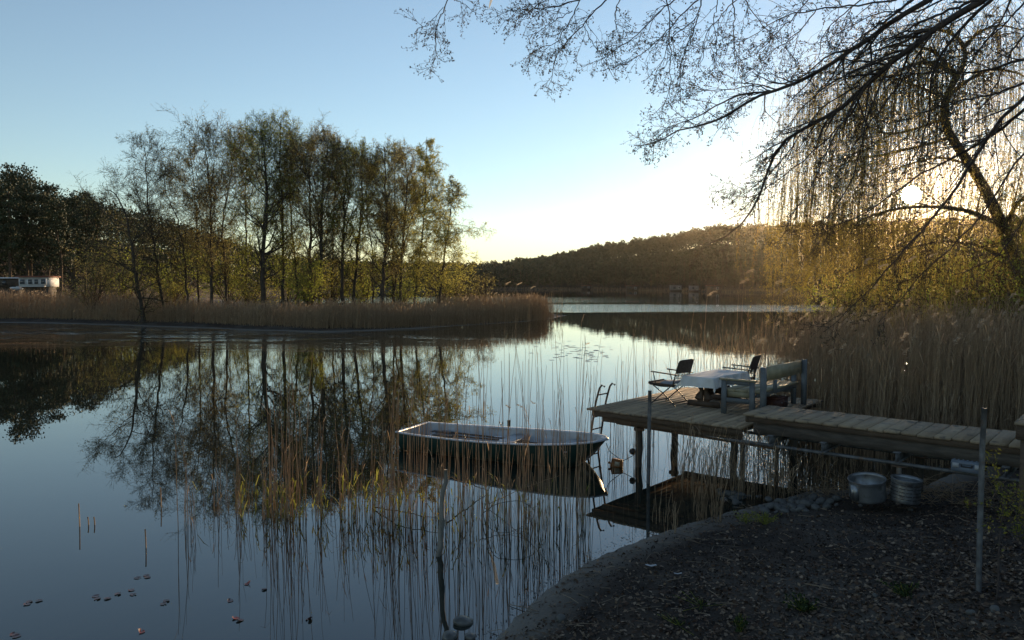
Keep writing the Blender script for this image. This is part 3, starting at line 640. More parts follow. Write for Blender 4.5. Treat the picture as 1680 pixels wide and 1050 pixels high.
# ------------------------------------------------------------------ table and cloth
m_tw = M('table_wood', (.05,.032,.022), (.09,.06,.04), scale=6, rough=.6, stretch=(1,5,1))
tb = thing('garden_table', DK(-6.35, 13.15, ZP), 'low brown trestle table under a white cloth, between the bench and two chairs', 'table', rz=A)
TH = .555
mb = MB(); mb.box((0, 0, TH-.02), (.60, 1.42, .036)); mb.mk('tabletop', m_tw, tb)
for y in (-.46, .46):
    mb = MB(); pr = [(.10,.10),(.17,.14),(.13,.22),(.07,.28),(.10,.34),(.15,.42),(.16,.50)]
    for (w0, z0), (w1, z1) in zip(pr[:-1], pr[1:]):
        for sg in (-1, 1):
            a0, a1 = sg*w0, sg*w1; i0 = sg*.015
            V = [(i0,y-.02,z0),(a0,y-.02,z0),(a1,y-.02,z1),(i0,y-.02,z1),(i0,y+.02,z0),(a0,y+.02,z0),(a1,y+.02,z1),(i0,y+.02,z1)]
            mb.add(V, [(0,1,2,3),(7,6,5,4),(1,5,6,2),(0,3,7,4)], r=.5)
    mb.mk('trestle', m_tw, tb)
    mb = MB(); mb.box((0, y, .05), (.62, .075, .10), taper=.94); mb.mk('foot', m_tw, tb)
mb = MB(); mb.box((0, 0, .24), (.035, .88, .12)); mb.mk('stretcher', m_tw, tb)
m_cloth = M('white_cloth', (.62,.63,.62), (.70,.71,.70), scale=3, rough=.8, transl=.15, spec=.5)
nx, ny = 46, 84; hx, hy = .30, .71
us = np.linspace(-hx-.20, hx+.20, nx); vs_ = np.linspace(-hy-.19, hy+.19, ny)
U, Vv = np.meshgrid(us, vs_)
ex = np.maximum(np.abs(U)-hx-.006, 0); ey = np.maximum(np.abs(Vv)-hy-.006, 0)
dr = np.hypot(ex, ey); fold = .022*np.sin(Vv*19+U*3)*(ex > 0)*np.minimum(ex/.1, 1)+.022*np.sin(U*21)*(ey > 0)*np.minimum(ey/.1, 1)
Xc = np.sign(U)*(np.minimum(np.abs(U), hx+.006)+(ex*.16+fold*(ex > 0)*1.0+.25*ey*(ex > 0)))
Yc = np.sign(Vv)*(np.minimum(np.abs(Vv), hy+.006)+(ey*.16+fold*(ey > 0)*1.0+.25*ex*(ey > 0)))
Zc = TH+.004+.0015*np.sin(U*14)*np.sin(Vv*9)-dr*.96
cl = thing('tablecloth', DK(-6.35, 13.15, ZP), 'white cloth draped over the low brown table', 'tablecloth', rz=A)
mb = MB(); i_ = np.arange(ny-1)[:, None]*nx+np.arange(nx-1)[None]
mb.add(np.stack([Xc, Yc, Zc], -1), np.stack([i_, i_+1, i_+nx+1, i_+nx], -1).reshape(-1, 4), r=.5)
bpy.data.objects.remove(cl); o = mb.mk('tablecloth', m_cloth, smooth=True); o.location = DK(-6.35, 13.15, ZP); o.rotation_euler = (0, 0, A)
tag(o, 'white cloth draped over the low brown table', 'tablecloth')
# ------------------------------------------------------------------ folding chairs (front faces -x local)
m_web = M('brown_webbing', (.045,.032,.024), (.08,.06,.045), scale=30, rough=.9)
m_cush = M('grey_cushion', (.20,.21,.23), (.28,.29,.31), scale=9, rough=.9)
def chair(loc, rz, label, cushion):
    r = thing('folding_chair', loc, label, 'chair', 'folding chairs on the platform', rz)
    f = MB(); 
    for y in (-.25, .25):
        f.tubes([(-.26,y,0),(.24,y,.42)], [.011,.011], 8)      # front foot to rear seat
        f.tubes([(.26,y,0),(.0,y,.22),(-.27,y,.385)], [.011]*3, 8)
    for a_, b_ in (((-.19,-.25,.06),(-.19,.25,.06)), ((.20,-.25,.05),(.20,.25,.05))): f.tubes([a_, b_], [.009,.009], 6)
    f.mk('leg_frame', m_black, r, smooth=True)
    f = MB(); P = resample([(.20,-.25,.36),(.33,-.25,.80),(.345,-.23,.835),(.345,.23,.835),(.33,.25,.80),(.20,.25,.36)], 40)
    f.tubes(P, np.full(40, .011), 8); f.mk('back_frame', m_black, r, smooth=True)
    # curved back panel, top half solid, lower part loose webbing
    mb = MB(); n1 = 13; yy_ = np.linspace(-.25, .25, n1); zz_ = np.linspace(.60, .835, 7)
    Yg, Zg = np.meshgrid(yy_, zz_); Xg = .20+(Zg-.36)*.295+.025*(1-(Yg/.25)**2)
    for off in (0, .012):
        i_ = np.arange(6)[:, None]*n1+np.arange(n1-1)[None]
        mb.add(np.stack([Xg+off, Yg, Zg], -1), np.stack([i_, i_+1, i_+n1+1, i_+n1], -1).reshape(-1, 4), r=.5)
    mb.mk('backrest', m_web, r, smooth=True)
    mb = MB()
    for k in range(17):
        y0 = -.23+.46*k/16; z1 = .60; z0 = .47+.03*rng.random(); x1 = .20+(z1-.36)*.295+.02; x0 = .20+(z0-.36)*.295+.015
        mb.tubes([(x1,y0,z1),((x0+x1)/2,y0+.012*rng.normal(),(z0+z1)/2),(x0,y0+.02*rng.normal(),z0)], [.005,.004,.003], 4)
    for z in (.50,.56): mb.tubes(resample([(.20+(z-.36)*.295,-.25,z),(.22+(z-.36)*.295,0,z-.01),(.20+(z-.36)*.295,.25,z)], 8), np.full(8, .004), 4)
    mb.mk('webbing', m_web, r)
    mb = MB(); nx_ = 12; xs = np.linspace(-.30, .24, nx_); ys = np.linspace(-.24, .24, 9); Xg, Yg = np.meshgrid(xs, ys)
    for off in (0, -.045):
        Zg = .405+off-.03*np.sin((Xg+.30)/.54*pi)-.05*np.clip(-.25-Xg, 0, 1)*4*(off == 0)
        i_ = np.arange(8)[:, None]*nx_+np.arange(nx_-1)[None]
        mb.add(np.stack([Xg, Yg, Zg], -1), np.stack([i_, i_+1, i_+nx_+1, i_+nx_], -1).reshape(-1, 4), r=.5)
    mb.tubes(resample([(-.30,-.24,.385),(-.30,.24,.385)], 4), np.full(4, .03), 8); mb.bar((-.29,-.24,.375),(.24,-.24,.365),.012,.05); mb.bar((-.29,.24,.375),(.24,.24,.365),.012,.05)
    mb.mk('seat', m_web, r, smooth=False)
    for y in (-.275, .275):
        mb = MB(); mb.bar((-.24,y,.605),(.30,y,.575),.035,.02); a_ = mb.mk('armrest', m_black, r)
        mb = MB(); mb.tubes([(-.20,y,.60),(-.14,y,.39)], [.009,.009], 6); mb.mk('arm_strut', m_black, a_)
    if cushion:
        mb = MB(); nx_ = 14; xs = np.linspace(-.12, .20, nx_); ys = np.linspace(-.2, .2, 12); Xg, Yg = np.meshgrid(xs, ys)
        e = np.minimum(np.minimum(Xg+.12, .20-Xg), .2-np.abs(Yg)); Zg = .375+.055*np.clip(e/.06, 0, 1)**.5+.006*vnoise(Xg, Yg, 14, 3)+.025*(Xg > .05)*(Xg-.05)/.15
        i_ = np.arange(11)[:, None]*nx_+np.arange(nx_-1)[None]
        mb.add(np.stack([Xg, Yg, Zg], -1), np.stack([i_, i_+1, i_+nx_+1, i_+nx_], -1).reshape(-1, 4), r=.5)
        c = mb.mk('seat_cushion', m_cush, None, smooth=True); c.location = loc; c.rotation_euler = (0, 0, rz)
        tag(c, 'thin grey cushion on the seat of the chair nearest the lake', 'cushion')
    return r
chair(DK(-6.98, 12.60, ZP), A-.05, 'dark folding armchair with frayed webbing and a grey cushion, lake side of the table', True)
chair(DK(-6.33, 14.15, ZP), A+.12, 'dark folding armchair half hidden behind the far end of the white table', False)
# ------------------------------------------------------------------ rowing boat
m_hull = M('dark_green_hull', (.008,.028,.022), (.012,.040,.030), scale=3, rough=.35, spec=.5)
m_in = M('pale_boat_inside', (.30,.32,.34), (.40,.42,.44), scale=4, rough=.6, c3=(.2,.19,.17), s3=5, t3=(.6,.75))
m_rim = M('blue_white_rim', (.42,.46,.52), (.54,.58,.64), scale=7, rough=.45, c3=(.3,.27,.22), s3=8, t3=(.62,.75))
BA = atan2(-1.75, 3.62)
bt = thing('rowing_boat', (-1.97, 14.98, 0), 'dark green rowing boat with a pale blue rim, moored among the reeds', 'boat', rz=BA)
LB = 4.02; nS = 33; tS = np.linspace(0, 1, nS)
beam = lambda t: .555*(1+.30*np.sin(np.clip(t/.62, 0, 1)*pi*.62))*np.where(t < .55, 1, np.sqrt(np.clip(1-((t-.55)/.45)**2.3, 0, 1)))
shr = lambda t: .345+.14*t**2.2+.02*(1-t)**2
keel = lambda t: -.10+.42*np.clip((t-.82)/.18, 0, 1)**2.2
def hull_pts(ins, top):
    V = []
    nq = 12; ph = np.linspace(0, 1, nq)
    for t_ in tS:
        b_ = max(beam(t_)-ins, .004); zt = shr(t_)-top; zk = min(keel(t_)+ins*1.2, zt-.02); x_ = t_*(LB-ins*1.5)+ins*.8
        for q in ph:
            yq = b_*(np.sin(q*pi/2)**.62); zq = zk+(zt-zk)*(1-np.cos(q*pi/2))**.95
            xr = x_-.20*np.clip((t_-.8)/.2, 0, 1)*(1-q)**1.2
            V.append((xr, yq, zq))
    return np.array(V).reshape(nS, nq, 3)
def hull_mb(ins, top):
    mb = MB(); Hh = hull_pts(ins, top)
    for sg in (1, -1):
        Hs = Hh*np.array([1, sg, 1]); i_ = np.arange(nS-1)[:, None]*12+np.arange(11)[None]
        mb.add(Hs, np.stack([i_, i_+12, i_+13, i_+1], -1).reshape(-1, 4), r=.5)
    T0 = Hh[0]; c = np.array([[T0[0, 0], 0, z] for z in T0[:, 2]])
    for sg in (1, -1): mb.add(np.concatenate([c, T0*np.array([1, sg, 1])]), [(k, k+1, 13+k, 12+k) for k in range(11)], r=.5)
    return mb
hull_mb(0, 0).mk('hull', m_hull, bt, smooth=True)
hull_mb(.022, .0).mk('inner_shell', m_in, bt, smooth=True)
P = [(t_*LB, beam(t_), shr(t_)) for t_ in tS[:-1]]+[(LB+.01, .012, shr(1)), (LB+.01, -.012, shr(1))]+[(t_*LB, -beam(t_), shr(t_)) for t_ in tS[:-1][::-1]]
P = np.array(P+[P[0]]); mb = MB()
for a_, b_ in zip(P[:-1], P[1:]): pass
C = P.mean(0); d_ = np.gradient(P, axis=0); d_[:, 2] = 0; d_ /= np.linalg.norm(d_, axis=1, keepdims=True)+1e-9; nn_ = np.stack([d_[:, 1], -d_[:, 0], d_[:, 2]], 1)
ring = np.stack([P-nn_*.028+[0,0,-.012], P+nn_*.022+[0,0,-.016], P+nn_*.026+[0,0,.012], P-nn_*.028+[0,0,.018]], 1)
m_ = len(P); Q = [(i*4+k, i*4+(k+1) % 4, (i+1)*4+(k+1) % 4, (i+1)*4+k) for i in range(m_-1) for k in range(4)]
mb.add(ring, Q, r=.5); mb.mk('rim', m_rim, bt)
for tx, wd, zt in ((.13,.30,.23),(.52,.30,.275),(.83,.30,.31)):
    b_ = beam(tx)-.05; mb = MB(); mb.box((tx*LB, 0, zt), (wd, 2*b_, .022)); 
    if tx == .52: mb.box((tx*LB+.15, 0, zt-.06), (.012, 2*b_*.92, .10))
    mb.mk('thwart', m_in, bt)
mb = MB(); mb.box((1.75, 0, .0), (2.9, .62, .015)); mb.mk('floor_board', m_in, bt)
for sg in (1, -1):
    tx = .40; y = sg*(beam(tx)+.0); mb = MB(); mb.tubes(resample([(tx*LB,y,.33),(tx*LB,y,.42),(tx*LB-.035,y,.45),(tx*LB-.04,y,.49)], 8), np.full(8, .008), 6)
    mb.tubes(resample([(tx*LB,y,.42),(tx*LB+.035,y,.45),(tx*LB+.04,y,.49)], 8), np.full(8, .008), 6); mb.mk('oarlock', m_black, bt, smooth=True)
mb = MB(); mb.box((LB-.03, 0, shr(1)+.02), (.12, .07, .022)); mb.mk('bow_cap', m_rim, bt)
m_oar = M('dark_oar', (.05,.04,.035), (.10,.08,.065), scale=6, rough=.6)
for k, (y0, y1, x0, lb) in enumerate(((.30,.20,.25,'dark oar lying along the far side inside the green boat'),(.02,.10,.45,'dark oar with a pale collar lying in the middle of the green boat'))):
    ro = thing('oar', (-1.97, 14.98, 0), lb, 'oar', 'oars inside the boat', rz=BA)
    mb = MB(); mb.tubes([(x0+.45,y0,.27),(x0+2.2,y1,.27)], [.019,.016], 8); mb.mk('shaft', m_oar, ro, smooth=True)
    mb = MB(); mb.box((x0+.25,y0+.01,.262), (.48,.14,.014), taper=.95); mb.mk('oar_blade', m_oar, ro)
    mb = MB(); mb.tubes([(x0+1.45,(y0+y1)/2,.271),(x0+1.62,(y0+y1)/2,.271)], [.024,.024], 8); mb.mk('sleeve', m_rim, ro)
# rope from bow
m_rope = M('dark_rope', (.05,.045,.04), (.09,.08,.07), scale=40, rough=.95)
bw = np.array(bt.location)+np.array([cos(BA)*LB, sin(BA)*LB, .42])
pA = np.array(DK(-7.85+.90, 11.15+.32, .30))
mb = MB(); P = resample([bw, bw+[.05,-.02,-.14], (bw+pA)/2*[1,1,0]+[0,0,.10], pA+[-.1,0,-.1], pA], 26); mb.tubes(P, np.full(26, .006), 6)
tag(mb.mk('mooring_rope', m_rope, smooth=True), 'thin dark rope sagging from the boat bow to the first jetty post', 'rope')
# orange float
m_or = M('faded_orange_plastic', (.20,.075,.018), (.28,.11,.03), scale=6, rough=.5)
m_lab = M('label_white', (.42,.38,.28), (.32,.27,.18), scale=30, rough=.7)
p = G(1012, 765, 0); fl = thing('float', (p[0], p[1], 0), 'orange plastic canister with a pale label floating between boat and jetty', 'float', rz=-.25)
mb = MB(); R_ = np.array([[cos(.12),0,sin(.12)],[0,1,0],[-sin(.12),0,cos(.12)]]); mb.box((0,0,.04), (.215,.13,.17), taper=.9, R=R_); mb.mk('canister_body', m_or, fl)
mb = MB(); mb.tubes([(-.11,0,.06),(-.15,0,.055)], [.022,.02], 10, cap=True); mb.mk('cap', m_or, fl)
mb = MB(); mb.box((.01,-.066,.055), (.09,.006,.08), R=R_); mb.mk('label_patch', m_lab, fl)
# poles and stakes
def pole(name, label, base, top, r, mat, cat='pole', group=None, K=7, wob=.003):
    base = np.array(base); top = np.array(top); t_ = np.linspace(0, 1, K)[:, None]
    P = base*(1-t_)+top*t_+rng.normal(size=(K, 3))*wob; mb = MB(); mb.tubes(P, r*(1+.04*rng.normal(size=K)), 12, cap=True)
    return tag(mb.mk(name, mat, smooth=True), label, cat, group)
b0 = G(1063, 793, 0); tp = W(1066, 640, b0[1]); pole('mooring_pole', 'straight galvanised pole standing in the water before the platform edge', (b0[0], b0[1], -.5), tp, .030, m_galv)
b0 = G(1604, 990, .55); tp = W(1613, 670, b0[1]); pole('steel_pole', 'tall galvanised pole standing on the bank in front of the walkway', (b0[0], b0[1], .2), tp, .021, m_galv)
b0 = G(716, 912, 0); tp = W(731, 770, b0[1]); K = 12; t_ = np.linspace(0, 1, K)[:, None]
P = (b0-[0,0,.4])*(1-t_)+tp*t_+rng.normal(size=(K, 3))*.008; mb = MB(); mb.tubes(P, np.array([.034,.034,.036,.032,.034,.031,.036,.030,.028,.030,.027,.024]), 9, cap=True)
tag(mb.mk('wooden_stake', M('pale_stake', (.12,.11,.095), (.24,.22,.19), scale=10, rough=.9, bump=.7, stretch=(1,1,.3)), smooth=True), 'knobbly pale branch stake leaning in the water before the boat', 'stake')
b0 = G(836, 722, 0); tp = W(835, 690, b0[1]); pole('mooring_stake', 'short dark stake in the water behind the middle of the boat', (b0[0], b0[1], -.3), tp, .032, m_post, 'stake')
b0 = np.array(DK(-2.9, 12.75)); 
# second deck corner at the right edge
c0 = W(1664, 693, 8.9); lg = thing('timber_deck', (c0[0], c0[1], 0), 'grey timber deck corner cut by the right picture edge beyond the walkway', 'deck', rz=A)
mb = MB()
for k in range(8): mb.box((.55, .07+.14*k, c0[2]-.015), (1.1, .13, .03), r=rng.random())
mb.mk('deck_planks', m_plank, lg); mb = MB(); mb.box((.55,.04,c0[2]-.12), (1.04,.04,.17)); mb.box((.03,.56,c0[2]-.12), (.04,1.0,.17)); mb.mk('side_board', m_beam, lg)
for x, y in ((.1,.1),(1.0,.1),(.1,1.0),(1.0,1.0)):
    mb = MB(); mb.box((x, y, (c0[2]-.2)/2+.1), (.08,.08,c0[2]-.25)); mb.mk('leg', m_beam, lg)
# ------------------------------------------------------------------ drums and tool case
m_zinc = M('zinc_sheet', (.20,.205,.21), (.30,.305,.31), scale=5, rough=.42, metal=.75, c3=(.14,.13,.12), s3=7, t3=(.55,.72))
m_drum = M('perforated_steel', (.20,.21,.22), (.30,.31,.32), scale=9, rough=.4, metal=.8, c3=(.10,.09,.09), s3=8, t3=(.5,.7))
def drum(px, py, z, rad, hgt, tilt, label, slots, mat):
    p = G(px, py, z); r = thing('drum', (p[0], p[1], p[2]), label, 'drum', 'steel drums under the walkway'); r.rotation_euler = tilt
    mb = MB(); pf = [(.001,.01),(rad*.97,.0),(rad,.015)]
    for k in range(1, 9): z_ = hgt*k/9; pf += [(rad, z_-.012), (rad*(1.015 if k in (1, 8) else 1.0), z_)]
    pf += [(rad*1.03,hgt-.012),(rad*1.03,hgt),(rad*.965,hgt),(rad*.96,hgt-.03),(rad*.955,.05),(.001,.045)]
    mb.lathe((0,0,0), pf, 40); mb.mk('shell', mat, r, smooth=False)
    mb = MB(); a = np.linspace(0, 2*pi, 41); mb.tubes(np.stack([rad*1.02*np.cos(a), rad*1.02*np.sin(a), np.full(41, hgt)], 1), np.full(41, .009), 6); mb.mk('rolled_rim', m_galv, r, smooth=True)
    if slots:
        mb = MB()
        for k in range(40):
            for z_ in np.linspace(.06, hgt-.06, 5):
                a = 2*pi*k/40
                if k % 3: mb.box((rad*1.003*cos(a), rad*1.003*sin(a), z_), (.006, .045, .008), rz=a)
        mb.mk('slot_pattern', m_black, r)
    else:
        mb = MB(); mb.box((-rad*.98,-.04,hgt*.5), (.07,.12,hgt*.75)); mb.box((-rad*1.08,-.04,hgt*.5), (.05,.03,hgt*.55)); mb.mk('bracket', m_zinc, r)
    return r
drum(1424, 817, .35, .225, .27, (radians(4), radians(-8), .2), 'tilted light grey zinc drum under the walkway, left of the slotted one', False, m_zinc)
drum(1484, 822, .36, .18, .30, (radians(2), radians(3), 0), 'upright slotted washing machine drum beside the rusty white support post', True, m_drum)
m_case = M('blue_grey_plastic', (.13,.16,.20), (.18,.21,.26), scale=5, rough=.5); m_latch = M('latch', (.35,.35,.36), (.42,.42,.43), rough=.5)
cs = thing('tool_case', DK(-4.93+3.03, 11.20, .782), 'blue grey plastic case with two pale latches tucked under the walkway at the right', 'case', rz=A)
mb = MB(); mb.box((0,.06,.045), (.36,.26,.085)); mb.box((0,.06,.118), (.37,.27,.05), taper=.95); mb.mk('case_body', m_case, cs)
for x in (-.125, .125):
    mb = MB(); mb.box((x,-.078,.085), (.075,.014,.06)); mb.mk('latch', m_latch, cs)
mb = MB(); mb.box((0,-.083,.075), (.13,.012,.014)); mb.box((-.06,-.078,.085), (.014,.012,.03)); mb.box((.06,-.078,.085), (.014,.012,.03)); mb.mk('handle', m_black, cs)
for k in range(6): 
    pass
mb = MB()
for k in range(7): mb.box((-.15+.05*k,.06,.147), (.018,.24,.01))
mb.mk('ribs', m_case, cs)
# ------------------------------------------------------------------ reeds on the right, behind and beside the jetty
rng = np.random.default_rng(77)
def sample(n, f):
    """n points (x,y) from rejection function f(px,D)->prob"""
    out = []
    while len(out) < n:
        px = 1000+1000*rng.random(4000); D = 11+18*rng.random(4000)
        k = rng.random(4000) < f(px, D)*(D/29)
        out += list(np.stack([(px[k]-840)/1250*D[k], D[k]], 1))
    return np.array(out[:n])
def dk_n(X): return .653*X[:, 0]+.757*X[:, 1]
def dk_s(X): return .757*X[:, 0]-.653*X[:, 1]
def clear_of_jetty(X, m=.06):
    n, s = dk_n(X), dk_s(X)
    return ~(((n > 11.0-m) & (n < 12.25+m) & (s > -5.0)) | ((n > 11.1-m) & (n < 14.95+m) & (s > -7.95) & (s < -4.8)))
dens = prof([(1000,.0),(1090,.015),(1150,.05),(1210,.11),(1270,.34),(1300,.6),(1340,1.0),(2000,1.0)])
X = sample(9500, lambda px, D: dens(px)*np.clip((D-12.5)/1.5, 0, 1)*np.interp(D, [12, 20, 24, 29], [1,1,.35,.1]))
X = X[clear_of_jetty(X) & (dk_n(X) > 12.3)]
hg = 2.15+.35*vnoise(X[:, 0], X[:, 1], .9, 5)+rng.normal(size=len(X))*.25
pxs = 840+1250*X[:, 0]/X[:, 1]
hg *= np.interp(pxs, [1000, 1250, 1330, 1500], [.75, .85, 1.0, 1.08])
mb = MB(); pm = MB()
gz_ = height(X[:, 0], X[:, 1]); z0 = np.maximum(gz_, -.12)-.03
reeds(X, hg+np.maximum(gz_, 0), mb, r=.0058, lean=.06, K=6, blades=1, blen=.40, bw=.012, z0=z0, wind=(.02,-.02), plume=pm, pf=.025)
# broken and fallen stems low in the bed
Xb = X[rng.random(len(X)) < .28]; gzb = np.maximum(height(Xb[:, 0], Xb[:, 1]), -.1)
reeds(Xb+rng.normal(size=Xb.shape)*.2, .5+.8*rng.random(len(Xb))+np.maximum(gzb, 0), mb, r=.004, lean=.5, K=4, blades=1, z0=gzb)
# stems on the near side, under and before the walkway
Xn = np.stack([2.6+4.0*rng.random(950), 0*rng.random(950)], 1); Xn[:, 1] = 12.4+1.2*rng.random(950)-Xn[:, 0]*.36
Xn = Xn[(inside_dist(BANK, Xn[:, 0], Xn[:, 1]) < .25)]; Xn = Xn[clear_of_jetty(Xn, -.1) | (rng.random(len(Xn)) < .25)]
nn_ = dk_n(Xn); gzb = np.maximum(height(Xn[:, 0], Xn[:, 1]), -.1)
reeds(Xn, np.where((nn_ > 11) , .45+.2*rng.random(len(Xn)), .5+.7*rng.random(len(Xn)))+np.maximum(gzb, 0), mb, r=.0035, lean=.14, K=4, blades=1, blen=.3, z0=gzb)
tag(mb.mk('reed_bed', m_reed), 'tall dense bed of dry reeds behind the jetty', kind='stuff')
tag(pm.mk('reed_bed_plumes', m_plume), 'drooping feathery heads of the reed bed', kind='stuff')
# tall single reeds with bright heads
GP = 'single plumed reeds standing above the reed bed'
for i, (px, py, Y, lab) in enumerate([(1160,482,17.5,'plumed reed lowest and furthest left of those against the far shore'),(1213,462,18,'plumed reed with its head in the middle of the far shore pair'),(1221,447,18.4,'highest plumed reed against the dark far wood'),
      (1270,463,19,'plumed reed touching the left edge of the willow'),(1283,478,18,'small plumed reed just under the willow edge'),(1416,428,19,'bright plumed reed glowing under the sun inside the willow'),(1440,438,18.5,'reddish plumed reed right of the bright one under the sun'),(1490,425,20,'plumed reed straight below the sun disc'),(1522,420,20,'pale curled plumed reed right of the sun axis'),
      (960,562,14.5,'thin bent reed with a hooked tip alone on the open water')]):
    tp = W(px, py, Y); r = thing('plumed_reed', (tp[0]-.05, tp[1], 0), lab, 'reed', GP)
    mb = MB(); h = tp[2]; P = np.array([(0,0,-.3),(.02,0,h*.3),(.0,0,h*.6),(.02,0,h*.85),(.06,0,h)]); mb.tubes(resample(P, 10), np.linspace(.005,.0025,10), 4); mb.mk('stalk', m_reed, r)
    mb = MB(); plume_at(mb, np.array([.06,0,h-.05]), np.array([.15,0,1.]), size=.24 if i < 9 else .12, n=46 if i < 9 else 8, droop=(.75,0)); mb.mk('plume', m_plume, r)
# three small plumed reeds over the island tip
for i, (px, py) in enumerate([(827,461),(846,462),(868,468)]):
    Y = 40; tp = W(px, py+3, Y); r = thing('plumed_reed', (tp[0], Y, 0), ['left','middle','right'][i]+' of three thin plumed reeds rising from open water beyond the island tip', 'reed', 'plumed reeds beyond the island tip')
    mb = MB(); mb.tubes(np.array([(0,0,-.2),(.02,0,tp[2]*.5),(.05,0,tp[2])]), np.array([.008,.006,.005]), 4); mb.mk('stalk', m_reed, r)
    mb = MB(); plume_at(mb, np.array([.05,0,tp[2]-.1]), np.array([.2,0,1.]), size=.3, n=30, droop=(.8,0)); mb.mk('plume', m_plume, r)
# ------------------------------------------------------------------ reeds standing in the water before the boat
rng = np.random.default_rng(5)
mb = MB(); mg = MB()
def clump(px0, px1, by0, by1, n, h0, h1, green=0, lean=.05, blades=1):
    q = np.array([G(px0+(px1-px0)*rng.random(), by0+(by1-by0)*rng.random(), 0)[:2] for _ in range(n)])
    # keep the stems out of the hull
    d = q-np.array([-1.97, 14.98]); lx = d[:, 0]*cos(BA)+d[:, 1]*sin(BA); ly = -d[:, 0]*sin(BA)+d[:, 1]*cos(BA)
    q = q[~((lx > -.1) & (lx < 4.1) & (np.abs(ly) < .78))]
    if len(q) == 0: return
    h = h0+(h1-h0)*rng.random(len(q))**1.6
    c_ = int(len(q)*.3); reeds(q[c_:], h[c_:], mb, r=.0050, lean=lean*.8, K=6, blades=0, wind=(.01,0))
    if c_: reeds(q[:c_], h[:c_], mb, r=.0048, lean=lean, K=6, blades=blades, blen=.24, bw=.009, wind=(.01,0))
    if green:
        m = max(1, int(green)); i = rng.integers(0, len(q), m); reeds(q[i]+rng.normal(size=(m, 2))*.06, .22+.4*rng.random(m), mg, r=.004, lean=.07, K=4, blades=2, blen=.22, bw=.016)
for a in [(291,324,858,872,13,.5,1.7,0),(352,364,835,850,5,.4,1.0,0),(384,402,838,852,11,.5,1.8,5),(430,455,838,856,18,.5,2.0,6),(455,505,838,858,36,.5,2.4,12),
          (515,535,842,856,11,.5,2.3,6),(556,605,832,856,30,.45,1.5,16),(605,640,838,872,28,.4,2.1,16),(640,700,842,872,46,.5,2.5,14),(700,745,846,890,26,.5,2.6,8),
          (745,800,850,900,30,.5,2.6,6),(800,850,845,888,27,.6,2.6,4),(850,905,838,880,44,.6,2.7,4),(905,965,832,868,34,.6,2.6,4),(330,560,828,845,26,.3,1.1,10),
          (855,965,890,930,18,.3,1.1,0),(650,990,790,815,24,.8,2.9,0),(930,990,742,760,24,.9,2.3,0),(1000,1075,715,738,26,.8,2.4,0),(985,1060,770,800,14,.4,1.0,0),(560,900,838,870,40,.25,.9,22)]:
    clump(*a)
for a in [(1088,1110,862,880,12,.25,.8),(1135,1160,838,860,22,.3,.95),(1165,1185,846,862,26,.3,1.15),(1195,1300,800,822,30,.3,.6),(1060,1100,840,862,9,.3,.7)]: clump(*a[:5], a[5], a[6], 0, .12)
tag(mb.mk('water_reeds', m_reed), 'thin dry reed stems standing in the water before the boat', kind='stuff')
tag(mg.mk('green_reed_shoots', m_reed_green), 'fresh green shoots among the reeds in the water', kind='stuff')
GS = 'lone cut reed stubs on the left'
for px, y0, y1, lab in [(131,864,826,'tallest of the three reed stubs standing close together in open water'),(146,861,848,'short reed stub between the tall stub and another short one'),(156,861,848,'rightmost short reed stub of the close group of three'),(240,899,868,'single reed stub alone in open water, left of the leaf clusters'),(265,832,800,'thin reed stub below the tip of the reflected tree')]:
    b_ = G(px, y0, 0); t_ = W(px-2, y1, b_[1]); m1 = MB(); m1.tubes(np.array([b_-[0,0,.2], (b_+t_)/2, t_]), np.array([.008,.007,.007]), 6, cap=True); tag(m1.mk('reed_stub', m_reed), lab, 'reed', GS)
# fallen twigs hanging over the water
def stick(name, label, pts, r, mat=m_post, cat='branch'):
    P = resample(np.array([W(a, b_, y) for a, b_, y in pts]), 18); P[:, 2] = np.maximum(P[:, 2], .012); P += rng.normal(size=P.shape)*.006
    m1 = MB(); m1.tubes(P, np.linspace(r, r*.4, 18), 5); return tag(m1.mk(name, mat, smooth=True), label, cat)
def wp(px, py, z=0): q = G(px, py, z); return (px, py, q[1])
stick('fallen_branch', 'long thin twig lying nearly level left of the leaning stake', [wp(612,832,.02),wp(650,838,.1),wp(690,846,.1),wp(718,850,.1)], .010)
stick('fallen_branch', 'reddish thin branch just above the water right of the stake top', [wp(733,782,.35),wp(765,792,.2),wp(802,805,.02)], .012, m_bark2)
stick('curved_twig', 'looping bare twig arching over the water between reeds', [wp(790,845,.05),wp(810,828,.35),wp(850,820,.4),wp(880,835,.3),wp(872,860,.1),wp(840,872,.02)], .006)
stick('curved_twig', 'second looping twig low on the water beneath the arching one', [wp(786,850,.15),wp(800,868,.05),wp(830,874,.02),wp(862,866,.02)], .005)
stick('curved_twig', 'straight slanting stem crossing the reeds before the boat stern', [wp(795,830,.0),wp(860,800,.35),wp(925,778,.7)], .005, m_reed)
